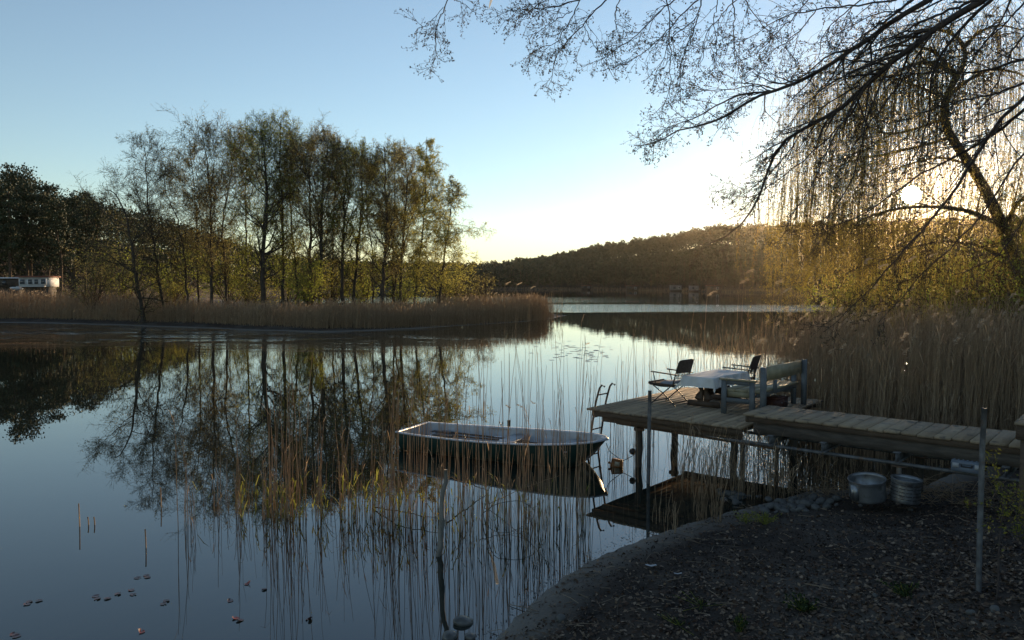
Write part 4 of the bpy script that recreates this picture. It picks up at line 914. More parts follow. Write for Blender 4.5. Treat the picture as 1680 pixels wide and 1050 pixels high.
# ------------------------------------------------------------------ willow
rng = np.random.default_rng(404)
YW = 24.0
b0 = W(1700, 560, YW); gz = max(hz_at(b0[0], b0[1]), 0)
wil = thing('willow_tree', (b0[0], b0[1], gz), 'large weeping willow with hanging yellow green strands, the sun shining through it', 'tree')
def WP(pts, K): return resample(np.array([W(a, b_, y) for a, b_, y in pts]), K)
TRK = WP([(1712,590,YW),(1690,500,YW),(1664,430,YW),(1645,372,YW),(1620,318,YW),(1592,270,YW-.2),(1560,226,YW-.4),(1545,196,YW-.4),(1552,160,YW-.3),(1570,124,YW)], 26)
TRK[0, 2] = gz-.2
tr = MB(); tr.tubes(TRK, np.interp(np.linspace(0,1,26), [0,.35,.6,1], [.27,.19,.15,.10]), 9)
MAIN = [([(1570,124,YW),(1550,108,YW-.6),(1515,101,YW-1.2),(1480,112,YW-2),(1452,135,YW-2.6)], .10),
        ([(1570,124,YW),(1586,100,YW+.3),(1584,76,YW+.4),(1565,55,YW+.2),(1530,46,YW-.4),(1490,52,YW-1)], .085),
        ([(1584,76,YW+.4),(1605,52,YW+.8),(1640,40,YW+1),(1680,50,YW+1.3)], .06),
        ([(1552,160,YW-.3),(1590,130,YW+.9),(1625,112,YW+1.5),(1670,118,YW+2),(1720,150,YW+2.3)], .07),
        ([(1545,196,YW-.4),(1506,210,YW-1.2),(1460,222,YW-2),(1430,210,YW-2.6),(1396,196,YW-3)], .05),
        ([(1560,226,YW-.4),(1510,240,YW-1),(1450,254,YW-1.6),(1400,262,YW-2),(1350,285,YW-2.3)], .05),
        ([(1592,270,YW-.2),(1540,256,YW+.8),(1480,272,YW+1),(1420,300,YW+1.2),(1380,340,YW+1.2)], .045),
        ([(1645,372,YW),(1590,345,YW-.5),(1529,338,YW-1),(1475,341,YW-1.2),(1430,352,YW-1.4),(1395,370,YW-1.5)], .085),
        ([(1664,430,YW),(1600,400,YW-1),(1540,395,YW-1.6),(1480,410,YW-2)], .06),
        ([(1645,372,YW),(1672,330,YW-.6),(1720,290,YW-1)], .08),
        ([(1552,160,YW-.3),(1500,140,YW+1.2),(1440,120,YW+1.8),(1390,125,YW+2.2),(1350,150,YW+2.4)], .055),
        ([(1570,124,YW),(1530,80,YW-1),(1470,72,YW-1.8),(1410,92,YW-2.2),(1365,130,YW-2.6)], .055)]
LM = []; LR = []
for pts, r in MAIN:
    P = WP(pts, 14); tr.tubes(P, np.linspace(r, r*.25, 14), 6); LM.append(P); LR.append(np.linspace(r, r*.25, 14))
LM = np.array(LM); LR = np.array(LR)
cr = MB(); lf = MB()
P1, R1, L1 = grow(LM, LR, 13, .15, 1, 1.7, .8, 7, up=-.05, noise=.13, rr=.4, rmin=.010); tr.tubes(P1, R1, 4)
tr.mk('trunk', m_bark2, wil, world=True, smooth=True)
P2, R2, L2 = grow(P1, R1, 3, .3, 1, .9, .7, 5, up=-.15, noise=.12, rr=.6, rmin=.006); cr.tubes(P2, R2, 3)
# hanging strands
P3, R3, L3 = grow(np.concatenate([LM[:, :8:1], LM[:, 6:14]]) if False else P2, R2, 3, .3, 1, 2.5, .9, 12, up=-.55, noise=.045, rr=.8, rmin=.0032, tip=.6)
lowz = P3[:, -1, 2] > .9; P3 = P3[lowz]; R3 = R3[lowz]
P4, R4, L4 = grow(P1, R1, 10, .1, 1, 2.3, .9, 12, up=-.5, noise=.05, rr=.5, rmin=.0032, tip=.6); ok = P4[:, -1, 2] > .9; P4 = P4[ok]; R4 = R4[ok]
# long front curtain on the left edge, from the outer ends of the branches
ends = [W(1345,140,YW-2),W(1330,165,YW-1),W(1355,120,YW),W(1380,112,YW-2),W(1318,215,YW-2.2),W(1305,255,YW-2),W(1296,300,YW-2.5),W(1288,330,YW-2),W(1400,105,YW-1),W(1425,98,YW-2),W(1360,190,YW-3),W(1340,240,YW-3),W(1420,180,YW-3),W(1450,150,YW-3),W(1310,290,YW-1.4),W(1330,300,YW-1.0)]
S5 = []
for e in ends:
    for k in range(22):
        s0 = e+rng.normal(size=3)*[.45,.6,.25]; Ln = min(1.5+2.6*rng.random(), s0[2]-1.9); K = 12; t_ = np.linspace(0, 1, K)[:, None]
        dx = rng.normal()*.12-.1; S5.append(s0+np.concatenate([dx*t_**.6+.03*rng.normal()*np.sin(t_*5), .1*rng.normal()*t_, -Ln*t_], 1)+rng.normal(size=(K, 3))*.006)
S5 = np.array(S5); R5 = np.full(S5.shape[:2], .0032)
# low apron that hangs to the reeds, across the whole width
S6 = []
for k in range(760):
    px = 1268+520*rng.random()**.8; top = rng.uniform(290, 450); Y = YW+rng.uniform(-3, 2.5); s0 = W(px, top, Y); Ln = min(rng.uniform(.5, 2.6), s0[2]-rng.uniform(1.2, 2.6))
    if Ln < .3: continue
    K = 12; t_ = np.linspace(0, 1, K)[:, None]; dx = -.15+.2*rng.normal(); S6.append(s0+np.concatenate([dx*t_**.7, .1*rng.normal()*t_, -Ln*t_], 1)+rng.normal(size=(K, 3))*.008)
for k in range(800):
    px = 1325+430*rng.random(); top = rng.uniform(110, 330)+.25*max(0, 1420-px); Y = YW+rng.uniform(-3, 3); s0 = W(px, top, Y); Ln = min(rng.uniform(.9, 3.0), s0[2]-2.2)
    K = 12; t_ = np.linspace(0, 1, K)[:, None]; dx = -.12+.2*rng.normal(); S6.append(s0+np.concatenate([dx*t_**.7, .1*rng.normal()*t_, -Ln*t_], 1)+rng.normal(size=(K, 3))*.01)
S6 = np.array(S6); R6 = np.full(S6.shape[:2], .0034)
# keep a thinner window where the disc of the sun stands
def sunwin(P, keep):
    m = P.mean(1); v = m-np.array([0,0,H]); v /= np.linalg.norm(v, axis=1, keepdims=True)
    a = np.arccos(np.clip(v@sd, -1, 1)); return (a > radians(2.0)) | (rng.random(len(P)) < keep)
for PP, RR_, nl in ((P3, R3, 42), (P4, R4, 42), (S5, R5, 80), (S6, R6, 56)):
    k_ = sunwin(PP, .6); PP = PP[k_]; RR_ = RR_[k_]
    cr.tubes(PP, RR_, 3)
    X = along(PP, nl, .012, .03); D_ = np.array([[0, 0, -1.]])*np.ones((len(X), 1))+rng.normal(size=(len(X), 3))*.45
    v = X-np.array([0,0,H]); v /= np.linalg.norm(v, axis=1, keepdims=True); a = np.arccos(np.clip(v@sd, -1, 1))
    kk = (a > radians(.55)) | (rng.random(len(X)) < .3); X = X[kk]; D_ = D_[kk]
    lf.quads(X, .048*(.6+.8*rng.random(len(X))), .28, dirs=D_)
cr.mk('hanging_twigs', m_bark2, wil, world=True)
lf.mk('leaves', m_leaf_willow, wil, world=True)
# shrubs and trees behind the willow on the right bank
GB = 'shrubs behind the willow'
for i, (px, Y, wd, ht, lm, n, lab) in enumerate([
    (1400,34,3.0,3.9,m_leaf_olive,4200,'olive shrub behind the left half of the willow'),
    (1500,36,3.4,4.3,m_leaf_olive,4600,'olive shrub straight below the sun behind the willow'),
    (1590,31,3.2,4.6,m_leaf_olive,5200,'green shrub behind the leaning willow trunk'),
    (1665,27,3.2,5.0,m_leaf_olive,6000,'large shrub at the right picture edge behind the reeds'),
    (1740,22,3.0,5.2,m_leaf_olive,6000,'nearest shrub of the right bank, mostly outside the picture'),
    (1620,22.5,1.8,3.0,m_leaf_brown,2600,'low dark shrub among the reeds at the right')]):
    bush('shrub', lab, px, Y, wd, ht, lm, n, .10, 40+i, GB, stems=14)
# ------------------------------------------------------------------ overhanging alder in the foreground
rng = np.random.default_rng(88)
tb0 = np.array([9.6, 6.6]); gz = hz_at(*tb0)
ald = thing('alder_tree', (tb0[0], tb0[1], gz), 'near alder leaning in from the upper right with bare drooping twigs, buds and small cones', 'tree')
m_twig = M('near_twig', (.045,.035,.032), (.085,.065,.055), scale=30, rough=.9)
tr = MB(); TR = resample(np.array([(tb0[0],tb0[1],gz-.3),(tb0[0]-.1,tb0[1]+.1,3.5),(tb0[0]-.4,tb0[1]+.3,6.0),(tb0[0]-.3,tb0[1]+.4,9.5),(tb0[0]-.5,tb0[1]+.2,12.5)]), 24)
tr.tubes(TR, np.linspace(.24,.10,24), 10)
LIMB = [  # pixel polyline, depth at start and end, radius at start (m), connect to trunk height
 ([(1613,0),(1593,11),(1574,24),(1542,38),(1524,55),(1506,73),(1483,86),(1465,98),(1446,114),(1433,128),(1414,146),(1396,167),(1375,185),(1346,199),(1315,211),(1290,221),(1274,248),(1258,278),(1251,303),(1242,335),(1228,358),(1212,374),(1190,392),(1162,401)],6.6,8.6,.052,7.2),
 ([(1524,0),(1487,17),(1460,39),(1437,55),(1414,71),(1391,87),(1369,101),(1346,114),(1318,133),(1290,143),(1264,149),(1241,157),(1216,174),(1195,190),(1170,201),(1138,210),(1098,217),(1078,235),(1062,244),(1040,239)],7.0,8.6,.042,7.6),
 ([(1264,149),(1234,152),(1202,158),(1179,169),(1161,183),(1129,197),(1106,206),(1083,224),(1060,238)],8.0,8.6,.014,0),
 ([(1264,149),(1241,139),(1200,146),(1160,149),(1130,137)],8.0,8.3,.008,0),
 ([(1497,0),(1471,21),(1446,39),(1423,53),(1403,66),(1387,87)],7.0,7.3,.022,7.8),
 ([(1597,0),(1570,11),(1547,21),(1517,34),(1487,49),(1469,59),(1430,75),(1400,100)],6.8,7.6,.022,7.5),
 ([(1627,0),(1597,25),(1574,50),(1556,73),(1542,94),(1533,110),(1529,128),(1526,149),(1526,183),(1513,229),(1500,260),(1470,300)],6.4,7.4,.024,7.0),
 ([(1529,57),(1513,80),(1497,103),(1490,119),(1476,137),(1460,158),(1444,183),(1423,206),(1400,240),(1370,290)],6.9,7.6,.014,0),
 ([(1680,5),(1663,23),(1643,46),(1615,69),(1606,85)],6.2,6.6,.014,6.5),
 ([(1700,92),(1643,107),(1609,118),(1574,120),(1540,120),(1490,118),(1440,130)],6.3,7.5,.016,6.4),
 ([(1700,130),(1643,151),(1609,160),(1574,165),(1520,182),(1480,200)],6.2,7.2,.014,6.2),
 ([(1700,140),(1652,183),(1620,229),(1590,270),(1560,320),(1520,370),(1480,410),(1440,460),(1400,505),(1350,545)],6.2,7.6,.020,6.1),
 ([(1700,160),(1666,194),(1643,213),(1600,240),(1560,262),(1500,290),(1450,330),(1400,360),(1340,380)],6.3,8.0,.018,6.1),
 ([(1700,230),(1660,275),(1620,340),(1570,400),(1510,450),(1470,500),(1440,530)],6.2,7.4,.013,5.6),
 ([(1446,100),(1414,110),(1387,123),(1346,146),(1323,169),(1300,197),(1270,230),(1240,265)],7.2,8.2,.012,0),
 ([(1410,140),(1370,160),(1330,196),(1300,240),(1262,290),(1232,320),(1200,300)],7.4,8.4,.010,0),
 ([(1433,128),(1400,170),(1372,215),(1350,262),(1330,310),(1300,350),(1285,385)],7.3,8.0,.012,0),
 ([(1465,98),(1440,150),(1420,200),(1410,260),(1390,310),(1360,360),(1330,400)],7.2,7.9,.012,0),
 ([(1414,146),(1380,205),(1350,235),(1310,270),(1270,300),(1225,330),(1190,310)],7.4,8.3,.011,0),
 ([(1017,0),(1010,20),(1011,46),(1022,73)],8.2,8.6,.008,8.6),
 ([(994,0),(973,19),(957,40),(939,56),(917,84),(908,105),(905,124),(898,152)],8.2,9.0,.012,8.8),
 ([(957,40),(970,65),(982,84),(994,99)],8.4,8.7,.006,0),
 ([(951,0),(939,25),(926,50),(914,71),(890,78),(865,92)],8.3,8.9,.009,8.9),
 ([(1106,0),(1088,16),(1067,34),(1047,57),(1022,75),(997,89),(974,105)],8.0,8.8,.011,8.4),
 ([(1138,5),(1106,37),(1088,57),(1067,78),(1040,98),(1010,110)],8.0,8.6,.010,8.3),
 ([(1093,0),(1102,34),(1097,64),(1102,87),(1096,128),(1102,142),(1088,169),(1081,194)],8.1,8.5,.008,8.5),
 ([(1150,0),(1147,23),(1129,41),(1106,57),(1095,75),(1088,101),(1074,123)],7.9,8.5,.009,8.2),
 ([(1147,23),(1138,50),(1127,75),(1118,103),(1115,128),(1120,155)],8.0,8.4,.008,0),
 ([(1202,0),(1205,18),(1203,46),(1205,82),(1216,98),(1227,119)],7.8,8.2,.008,8.1),
 ([(1223,0),(1237,25),(1255,46),(1273,62),(1289,78),(1303,98)],7.7,8.0,.008,8.0),
 ([(1470,0),(1400,9),(1340,14),(1317,21),(1292,25),(1257,41),(1239,59),(1218,69),(1190,72)],7.2,8.2,.012,7.8),
 ([(1340,14),(1317,46),(1289,69),(1264,87),(1246,105),(1234,119)],7.6,8.1,.008,0),
 ([(1202,5),(1179,30),(1161,50),(1154,69),(1154,96),(1140,120)],7.9,8.3,.007,8.1),
 ([(1177,0),(1170,30),(1175,57),(1175,100)],7.9,8.2,.006,8.2),
 ([(734,0),(727,19),(716,40),(714,68),(716,93),(710,112)],9.2,9.6,.008,9.6),
 ([(727,12),(712,30),(698,42),(684,48)],9.2,9.5,.006,0),
 ([(745,0),(758,5),(770,12)],9.2,9.4,.005,9.4),
 ([(960,-4),(917,9),(883,15),(852,15),(826,22)],8.4,9.2,.010,8.8),
 ([(939,18),(914,31),(889,46),(874,62)],8.5,9.0,.007,0),
 ([(905,-4),(880,8),(862,26),(840,18)],8.7,9.2,.007,9.0),
 ([(1330,-5),(1300,30),(1268,60),(1240,90),(1215,100)],7.7,8.2,.008,7.9),
 ([(1420,-5),(1380,25),(1350,55),(1345,90),(1320,115)],7.4,8.0,.009,7.6),
 ([(1560,-5),(1500,20),(1440,20),(1390,45),(1350,70)],7.0,7.8,.012,7.4),
 ([(1660,-5),(1640,40),(1600,90),(1570,140),(1555,200),(1530,240)],6.4,7.2,.012,6.7),
 ([(1700,40),(1660,80),(1640,130),(1600,190),(1580,230)],6.3,7.0,.012,6.3),
 ([(1700,330),(1640,420),(1600,440),(1560,452)],6.2,6.8,.008,5.0),
]
LP = []; LRr = []; lens = []; CP = []; CR = []
for pts, d0, d1, r0, zc in LIMB:
    n_ = len(pts); P = np.array([W(a, b_, d0+(d1-d0)*k/(n_-1)) for k, (a, b_) in enumerate(pts)])
    L_ = np.sum(np.linalg.norm(np.diff(P, axis=0), axis=1)); K = 18; Q_ = resample(P, K); Q_[1:-1] += rng.normal(size=(K-2, 3))*.006
    r0 = r0*(.62 if r0 > .02 else .8); RR_ = np.linspace(r0, max(r0*.16, .0025), K)
    tr.tubes(Q_, RR_, 6 if r0 > .012 else 4); LP.append(Q_); LRr.append(RR_); lens.append(L_)
    if zc:
        j = np.argmin(abs(TR[:, 2]-zc-1.0)); c = resample(np.array([TR[j], TR[j]*.7+Q_[0]*.3+rng.normal(size=3)*[.3,.35,.15]+[0,0,.45], TR[j]*.35+Q_[0]*.65+rng.normal(size=3)*[.2,.3,.1]+[0,0,.5], Q_[0]+(Q_[0]-Q_[2])*.6, Q_[0]]), 14)
        rc = np.linspace(max(r0*1.7,.02), r0, 14); tr.tubes(c, rc, 6); CP.append(c); CR.append(rc)
tr.mk('trunk', m_twig, ald, world=True, smooth=True)
LP = np.array(LP); LRr = np.array(LRr); lens = np.array(lens)
tw = MB(); bd = MB(); cn = MB()
tot = {}
P1s = []; R1s = []
for k in range(len(LP)):
    n_ = max(4, int(lens[k]*11)); big = lens[k] > 2.2
    p_, r_, l_ = grow(LP[k:k+1], LRr[k:k+1], n_, .06, 1.0, .36 if not big else .50, .62, 7, up=-.05, noise=.16, rr=.5, rmin=.0028, lfun=lambda t: 1.1-.55*t, gv=(-.35,0,.9))
    P1s.append(p_); R1s.append(r_)
pc, rc_, lc = grow(np.array(CP), np.array(CR), 9, .25, .95, .75, .8, 7, up=.05, noise=.16, rr=.4, rmin=.004); pc[:, :, 2] = np.maximum(pc[:, :, 2], 5.2)
P1s.append(pc); R1s.append(rc_)
P1 = np.concatenate(P1s); R1 = np.concatenate(R1s); tw.tubes(P1, R1, 4)
P2, R2, L2 = grow(P1, R1, 4, .15, 1, .17, .75, 5, up=-.03, noise=.25, rr=.7, rmin=.0021); tw.tubes(P2, R2, 3)
P3, R3, L3 = grow(P2, R2, 2, .2, 1, .06, .8, 4, up=.03, noise=.3, rr=.8, rmin=.0018); tw.tubes(P3, R3, 3)
tw.mk('twigs', m_twig, ald, world=True)
X = np.concatenate([P3[:, -1], P2[:, -1], along(P2, 1, .004), along(P1, 2, .006)])
C = np.repeat(X, 3, 0)+rng.normal(size=(3*len(X), 3))*.005; bd.quads(C, .020*(.5+.9*rng.random(len(C))), .5)
bd.mk('buds', m_bud, ald, world=True)
def cones(mb, X, r=.0075):
    n = len(X); o = np.array([(0,0,-1.3),(1,0,0),(0,1,0),(-1,0,0),(0,-1,0),(0,0,1.2)])
    V = X[:, None]+o[None]*r*(.7+.6*rng.random((n, 1, 1))); b_ = np.arange(n)[:, None, None]*6
    T = (b_+np.array([(0,2,1),(0,3,2),(0,4,3),(0,1,4),(5,1,2),(5,2,3),(5,3,4),(5,4,1)])[None]).reshape(-1, 3); mb.add(V, T=T, r=.5)
a = P2[:, -1]; pxs = 840+1250*a[:, 0]/a[:, 1]
prob = np.where(pxs < 960, .75, np.where(pxs < 1240, .22, .10)); s_ = a[rng.random(len(a)) < prob]
s_ = np.repeat(s_, 2, 0)+rng.normal(size=(2*len(s_), 3))*[.012,.012,.012]-[0,0,.012]; cones(cn, s_)
cn.mk('cones', m_cone, ald, world=True)
# ------------------------------------------------------------------ litter on the bank
rng = np.random.default_rng(314)
def bank_pts(n, pxr=(560, 1800), pyr=(775, 1130), power=1.0, dmin=.03):
    out = []
    while len(out) < n:
        px = rng.uniform(*pxr, 6000); D = 4.2+7.8*rng.random(6000)**power
        X = (px-840)/1250*D; k = inside_dist(BANK, X, D) > dmin
        out += list(np.stack([X[k], D[k]], 1))
    return np.array(out[:n])
m_litter = M('leaf_litter', (.055,.030,.018), (.26,.19,.13), scale=2, rnd=1, rough=.85, lo=.2, hi=.8)
m_litter_dark = M('dark_debris', (.012,.009,.007), (.06,.042,.03), scale=2, rnd=1, rough=.9)
def litter(name, label, n, size, mat, asp, flat, dens=None, lift=.004, power=1.0):
    X = bank_pts(n, power=power)
    if dens is not None: X = X[rng.random(len(X)) < dens(X)]
    Z = height(X[:, 0], X[:, 1]); P = np.c_[X, Z+lift+.008*rng.random(len(X))]
    D_ = rng.normal(size=(len(P), 3)); D_[:, 2] *= flat
    D_ /= np.linalg.norm(D_, axis=1, keepdims=True)
    S_ = np.cross(D_, np.array([0,0,1.])+rng.normal(size=(len(P), 3))*flat*1.4); S_ /= np.linalg.norm(S_, axis=1, keepdims=True)
    up = np.cross(S_, D_); sz = (size*(.4+.9*rng.random(len(P))**1.5))[:, None]
    V = np.stack([P-D_*sz*.5, P+S_*sz*asp*.5+up*sz*.14, P+D_*sz*.5+up*sz*.05, P-S_*sz*asp*.5+up*sz*.14], 1)
    mb = MB(); mb.add(V, np.arange(4*len(P)).reshape(-1, 4), r=rng.random(len(P))**2.2)
    o = mb.mk(name, mat); tag(o, label, kind='stuff'); return o
leafd = lambda X: np.clip(.12+.9*np.clip((8.6-X[:, 1])/2.2, 0, 1)*np.clip(inside_dist(BANK, X[:, 0], X[:, 1])/1.2-.15, 0, 1)+.25*(vnoise(X[:, 0], X[:, 1], 1.6, 12) > .1), 0, 1)
litter('leaf_litter', 'fallen brown leaves scattered over the bank', 30000, .050, m_litter, .62, .35, leafd)
litter('dark_debris', 'small dark crumbs and rotten leaves on the bank', 34000, .032, m_litter_dark, .5, .5, lambda X: np.clip(.3+.6*(vnoise(X[:, 0], X[:, 1], 1.1, 15) > -.1), 0, 1)*np.clip(inside_dist(BANK, X[:, 0], X[:, 1])/.6-.1, .08, 1))
# twigs and dead reed pieces on the bank and along the waterline
X = bank_pts(1500, power=.9, dmin=.0); dd = inside_dist(BANK, X[:, 0], X[:, 1]); X = X[(dd < .9) | (rng.random(len(X)) < .35)]
Z = height(X[:, 0], X[:, 1]); a = rng.random(len(X))*2*pi; Ln = .05+.30*rng.random(len(X))**2.5
d_ = np.stack([np.cos(a), np.sin(a), rng.normal(size=len(X))*.08], 1); p0 = np.c_[X, Z+.012]
P = np.stack([p0, p0+d_*Ln[:, None]*.5+rng.normal(size=p0.shape)*.006+[0,0,.006], p0+d_*Ln[:, None]], 1)
P[:, :, 2] = np.maximum(P[:, :, 2], height(P[:, :, 0], P[:, :, 1])+.006)
mb = MB(); mb.tubes(P, np.full(P.shape[:2], .0032)*(.5+rng.random((len(X), 1))), 4)
tag(mb.mk('dead_twigs', M('dead_twig', (.07,.05,.035), (.26,.20,.14), rnd=1, scale=3)), 'dead twigs and broken reed pieces strewn on the bank', kind='stuff')
# floating scum specks along the waterline
q = np.array([g2(*[(780,1080),(812,1050),(885,984),(962,922),(1062,880),(1145,852)][k]) for k in range(6)]); q = resample(np.c_[q, np.zeros(6)], 300)[:, :2]
X = q[rng.integers(0, 300, 420)]+rng.normal(size=(420, 2))*[.09,.09]+[-.10,.06]; X = X[inside_dist(BANK, X[:, 0], X[:, 1]) < -.01]
mb = MB(); D_ = rng.normal(size=(len(X), 3)); D_[:, 2] = 0
D_ /= np.linalg.norm(D_, axis=1, keepdims=True); S_ = np.cross(D_, [0,0,1.]); P = np.c_[X, np.full(len(X), .004)]; sz = (.005+.012*rng.random(len(X)))[:, None]
mb.add(np.stack([P-D_*sz, P+S_*sz*.4, P+D_*sz, P-S_*sz*.4], 1), np.arange(4*len(X)).reshape(-1, 4), r=rng.random(len(X)))
tag(mb.mk('floating_specks', m_litter_dark), 'tiny floating specks along the waterline', kind='stuff')
# matted dead reeds and brush under the walkway
X = np.stack([2.0+8*rng.random(3000), 10+6*rng.random(3000)], 1); n_, s_ = dk_n(X), dk_s(X)
X = X[(n_ > 11.45) & (n_ < 13.6) & (s_ > -4.6) & (inside_dist(BANK, X[:, 0], X[:, 1]) > -.25)]; Z = np.maximum(height(X[:, 0], X[:, 1]), 0)
a = rng.random(len(X))*2*pi; p0 = np.c_[X, Z]; d_ = np.stack([np.cos(a), np.sin(a), .1+.7*rng.random(len(X))], 1); Ln = .2+.35*rng.random(len(X))
P = np.stack([p0, p0+d_*Ln[:, None]*.5, p0+d_*Ln[:, None]*.9-[0,0,.06]], 1); P[:, :, 2] = np.minimum(P[:, :, 2], .68)
mb = MB(); mb.tubes(P, np.full(P.shape[:2], .0035), 3)
tag(mb.mk('dead_brush', m_reed), 'matted dead stems under and behind the walkway', kind='stuff')
# ------------------------------------------------------------------ stones
m_stone = M('pale_stone', (.06,.06,.056), (.13,.125,.115), scale=9, rough=.8, bump=.5, c3=(.06,.058,.05), s3=7, t3=(.5,.7), rnd=.5)
m_wet = M('wet_stone', (.045,.045,.04), (.11,.108,.098), scale=8, rough=.35, bump=.4, spec=.5)
def stone_mb(r, seed, flat=.6):
    rs_ = np.random.default_rng(seed); mb = MB(); nu, nv = 16, 9; k = rs_.normal(size=(5, 3)); k /= np.linalg.norm(k, axis=1, keepdims=True); a_ = rs_.random(5)
    V = []
    for j in range(nv):
        th = pi*j/(nv-1)
        for i in range(nu):
            ph = 2*pi*i/nu; d = np.array([sin(th)*cos(ph), sin(th)*sin(ph), cos(th)])
            m_ = 1.0
            for q in range(5): m_ = min(m_, (.72+.25*a_[q])/max(abs(d@k[q]), .5)*.8+.25)
            V.append(d*r*m_*[1.2, .95, flat])
    Q = [(j*nu+i, (j+1)*nu+i, (j+1)*nu+(i+1) % nu, j*nu+(i+1) % nu) for j in range(nv-1) for i in range(nu)]
    mb.add(V, Q, r=rs_.random()); return mb
for i, (px, py, r, lab, rz) in enumerate([(760,1022,.085,'wedge shaped stone breaking the water left of the beach, uppermost of three',.4),(738,1046,.075,'flat topped stone at the lower picture edge, left of a rounder one',1.2),(771,1047,.055,'small round stone at the lower picture edge',2.1)]):
    p = G(px, py, 0); o = stone_mb(r, 60+i, .62).mk('stone', m_wet, smooth=True); o.location = (p[0], p[1], .012); o.rotation_euler = (.1, .12, rz); tag(o, lab, 'stone', 'wet stones in the shallow water')
protos = [stone_mb(.055, 80+i, .7).mk('pebble', m_stone, smooth=True) for i in range(6)]
used = [False]*6; GP2 = 'pile of pale stones beside the walkway'
def place_stone(x, y, sc, label, grp, lift=.3):
    k = int(rng.integers(0, 6)); o = protos[k] if not used[k] else protos[k].copy()
    if used[k]: COL.objects.link(o)
    used[k] = True
    o.location = (x, y, max(hz_at(x, y), -.02)+.055*sc*lift); o.rotation_euler = (rng.random()*.5, rng.random()*.5, rng.random()*6.28); o.scale = (sc*(.8+.4*rng.random()), sc, sc*(.8+.3*rng.random())); tag(o, label, 'stone', grp)
for k in range(110):
    px = rng.normal(1312, 27) if k < 84 else rng.normal(1213, 17); px = min(max(px, 1170), 1372)
    py = rng.normal(824, 5.5) if k < 84 else rng.normal(812, 5)
    g = G(px, py, .12 if k < 84 else .03)
    place_stone(g[0], g[1], .55+.75*rng.random(), 'pale grey fist sized stone in the loose pile before the walkway' if k < 84 else 'grey stone of the small heap at the waterline under the platform', GP2 if k < 84 else 'small stone heap under the platform', lift=.2+.9*rng.random()*(k > 30))
for k, (px, py, sc, lab) in enumerate([(1436,978,.5,'single small pebble on the leaf litter in the right foreground'),(1412,822,.6,'small pale stone under the tilted zinc drum'),(1592,1003,.7,'grey stone against the foot of the steel pole'),(1632,1000,.7,'dark grey stone at the foot of the young green sapling'),(1494,830,.6,'reddish stone beside the white support post foot'),(920,1010,1.0,'half buried flat stone in the pale sand near the waterline')]):
    g = G(px, py, .5); z = hz_at(g[0], g[1]); g = G(px, py, z); place_stone(g[0], g[1], sc, lab, None, .3)
# ------------------------------------------------------------------ floating leaves and pads
m_red = M('red_leaf', (.22,.035,.02), (.30,.06,.03), scale=8, rough=.4, spec=.5); m_pad = M('brown_pad', (.085,.04,.032), (.13,.06,.05), scale=8, rough=.35, spec=.6)
def pad(V0, r, curl, mat, par, name='pad', notch=True):
    mb = MB(); n_ = 14; a = np.linspace(.25 if notch else 0, 2*pi-(.25 if notch else 0), n_); rr_ = r*(1+.12*rng.normal(size=n_)*.5)
    V = [(0,0,.004)]+[(rr_[i]*.55*cos(a[i]), rr_[i]*.5*sin(a[i]), .004) for i in range(n_)]+[(rr_[i]*cos(a[i]), rr_[i]*.85*sin(a[i]), .005+curl*max(0, cos(a[i]-1))*r) for i in range(n_)]
    T = [(0, i+1, i+2) for i in range(n_-1)]; Q = [(i+1, n_+i+1, n_+i+2, i+2) for i in range(n_-1)]
    V = np.array(V); rz = rng.random()*6.28; V = V@np.array([[cos(rz), sin(rz), 0],[-sin(rz), cos(rz), 0],[0,0,1]])
    mb.add(V+np.array(V0), Q, T, r=.5); return mb.mk(name, mat, par, smooth=True)
GL = 'leaves floating at the lower left'
for px, py, n_, mt, lab, cu in [(52,988,3,m_pad,'cluster of brown floating leaves nearest the left edge',.15),(28,1040,2,m_pad,'dark leaf pair at the lower left picture corner',.2),(170,981,4,m_pad,'reddish cluster of four floating leaves',.15),(236,947,3,m_pad,'olive floating leaf cluster below the lone reed stub',.1),(222,966,2,m_pad,'two thin leaves just below the olive cluster',.1),(270,989,2,m_pad,'small leaf pair between the clusters and the reeds',.2),
      (242,1027,1,m_red,'tiny red curled leaf near the bottom edge',.8),(406,963,1,m_red,'bright red curled leaf left of a grey one',1.0),(428,970,1,m_pad,'grey brown leaf touching the red leaf on its right',.3),(390,1016,2,m_red,'red and brown leaf pair below the bright red leaf',.4),(379,986,1,m_pad,'small dark leaf between the red leaf and the leaf pair',.5),(507,1015,1,m_pad,'dark curled leaf alone below the middle reeds',.9)]:
    p = G(px, py, 0); r = thing('floating_leaf', (p[0], p[1], 0), lab, 'leaf', GL)
    for k in range(n_): pad((.06*(k-(n_-1)/2)+.02*rng.normal(), .05*rng.normal(), .001*k), .036 if n_ > 1 else .034, cu, mt if (k % 2 == 0) else m_pad, r, 'leaf_blade')
# pads on the far water before the island tip
mb = MB()
for k in range(90):
    g = G(rng.normal(950, 34), rng.normal(577, 9), 0); n_ = 8; a = np.linspace(0, 2*pi, n_+1)[:-1]; r_ = .05+.10*rng.random()
    mb.add(np.array([(0,0,0)]+[(r_*cos(x), r_*sin(x)*.8, .0) for x in a])+[g[0], g[1], .006], T=[(0, i+1, (i+1) % n_+1) for i in range(n_)], r=.5)
tag(mb.mk('lily_pads', m_pad), 'scattered small floating pads off the island tip', kind='stuff')
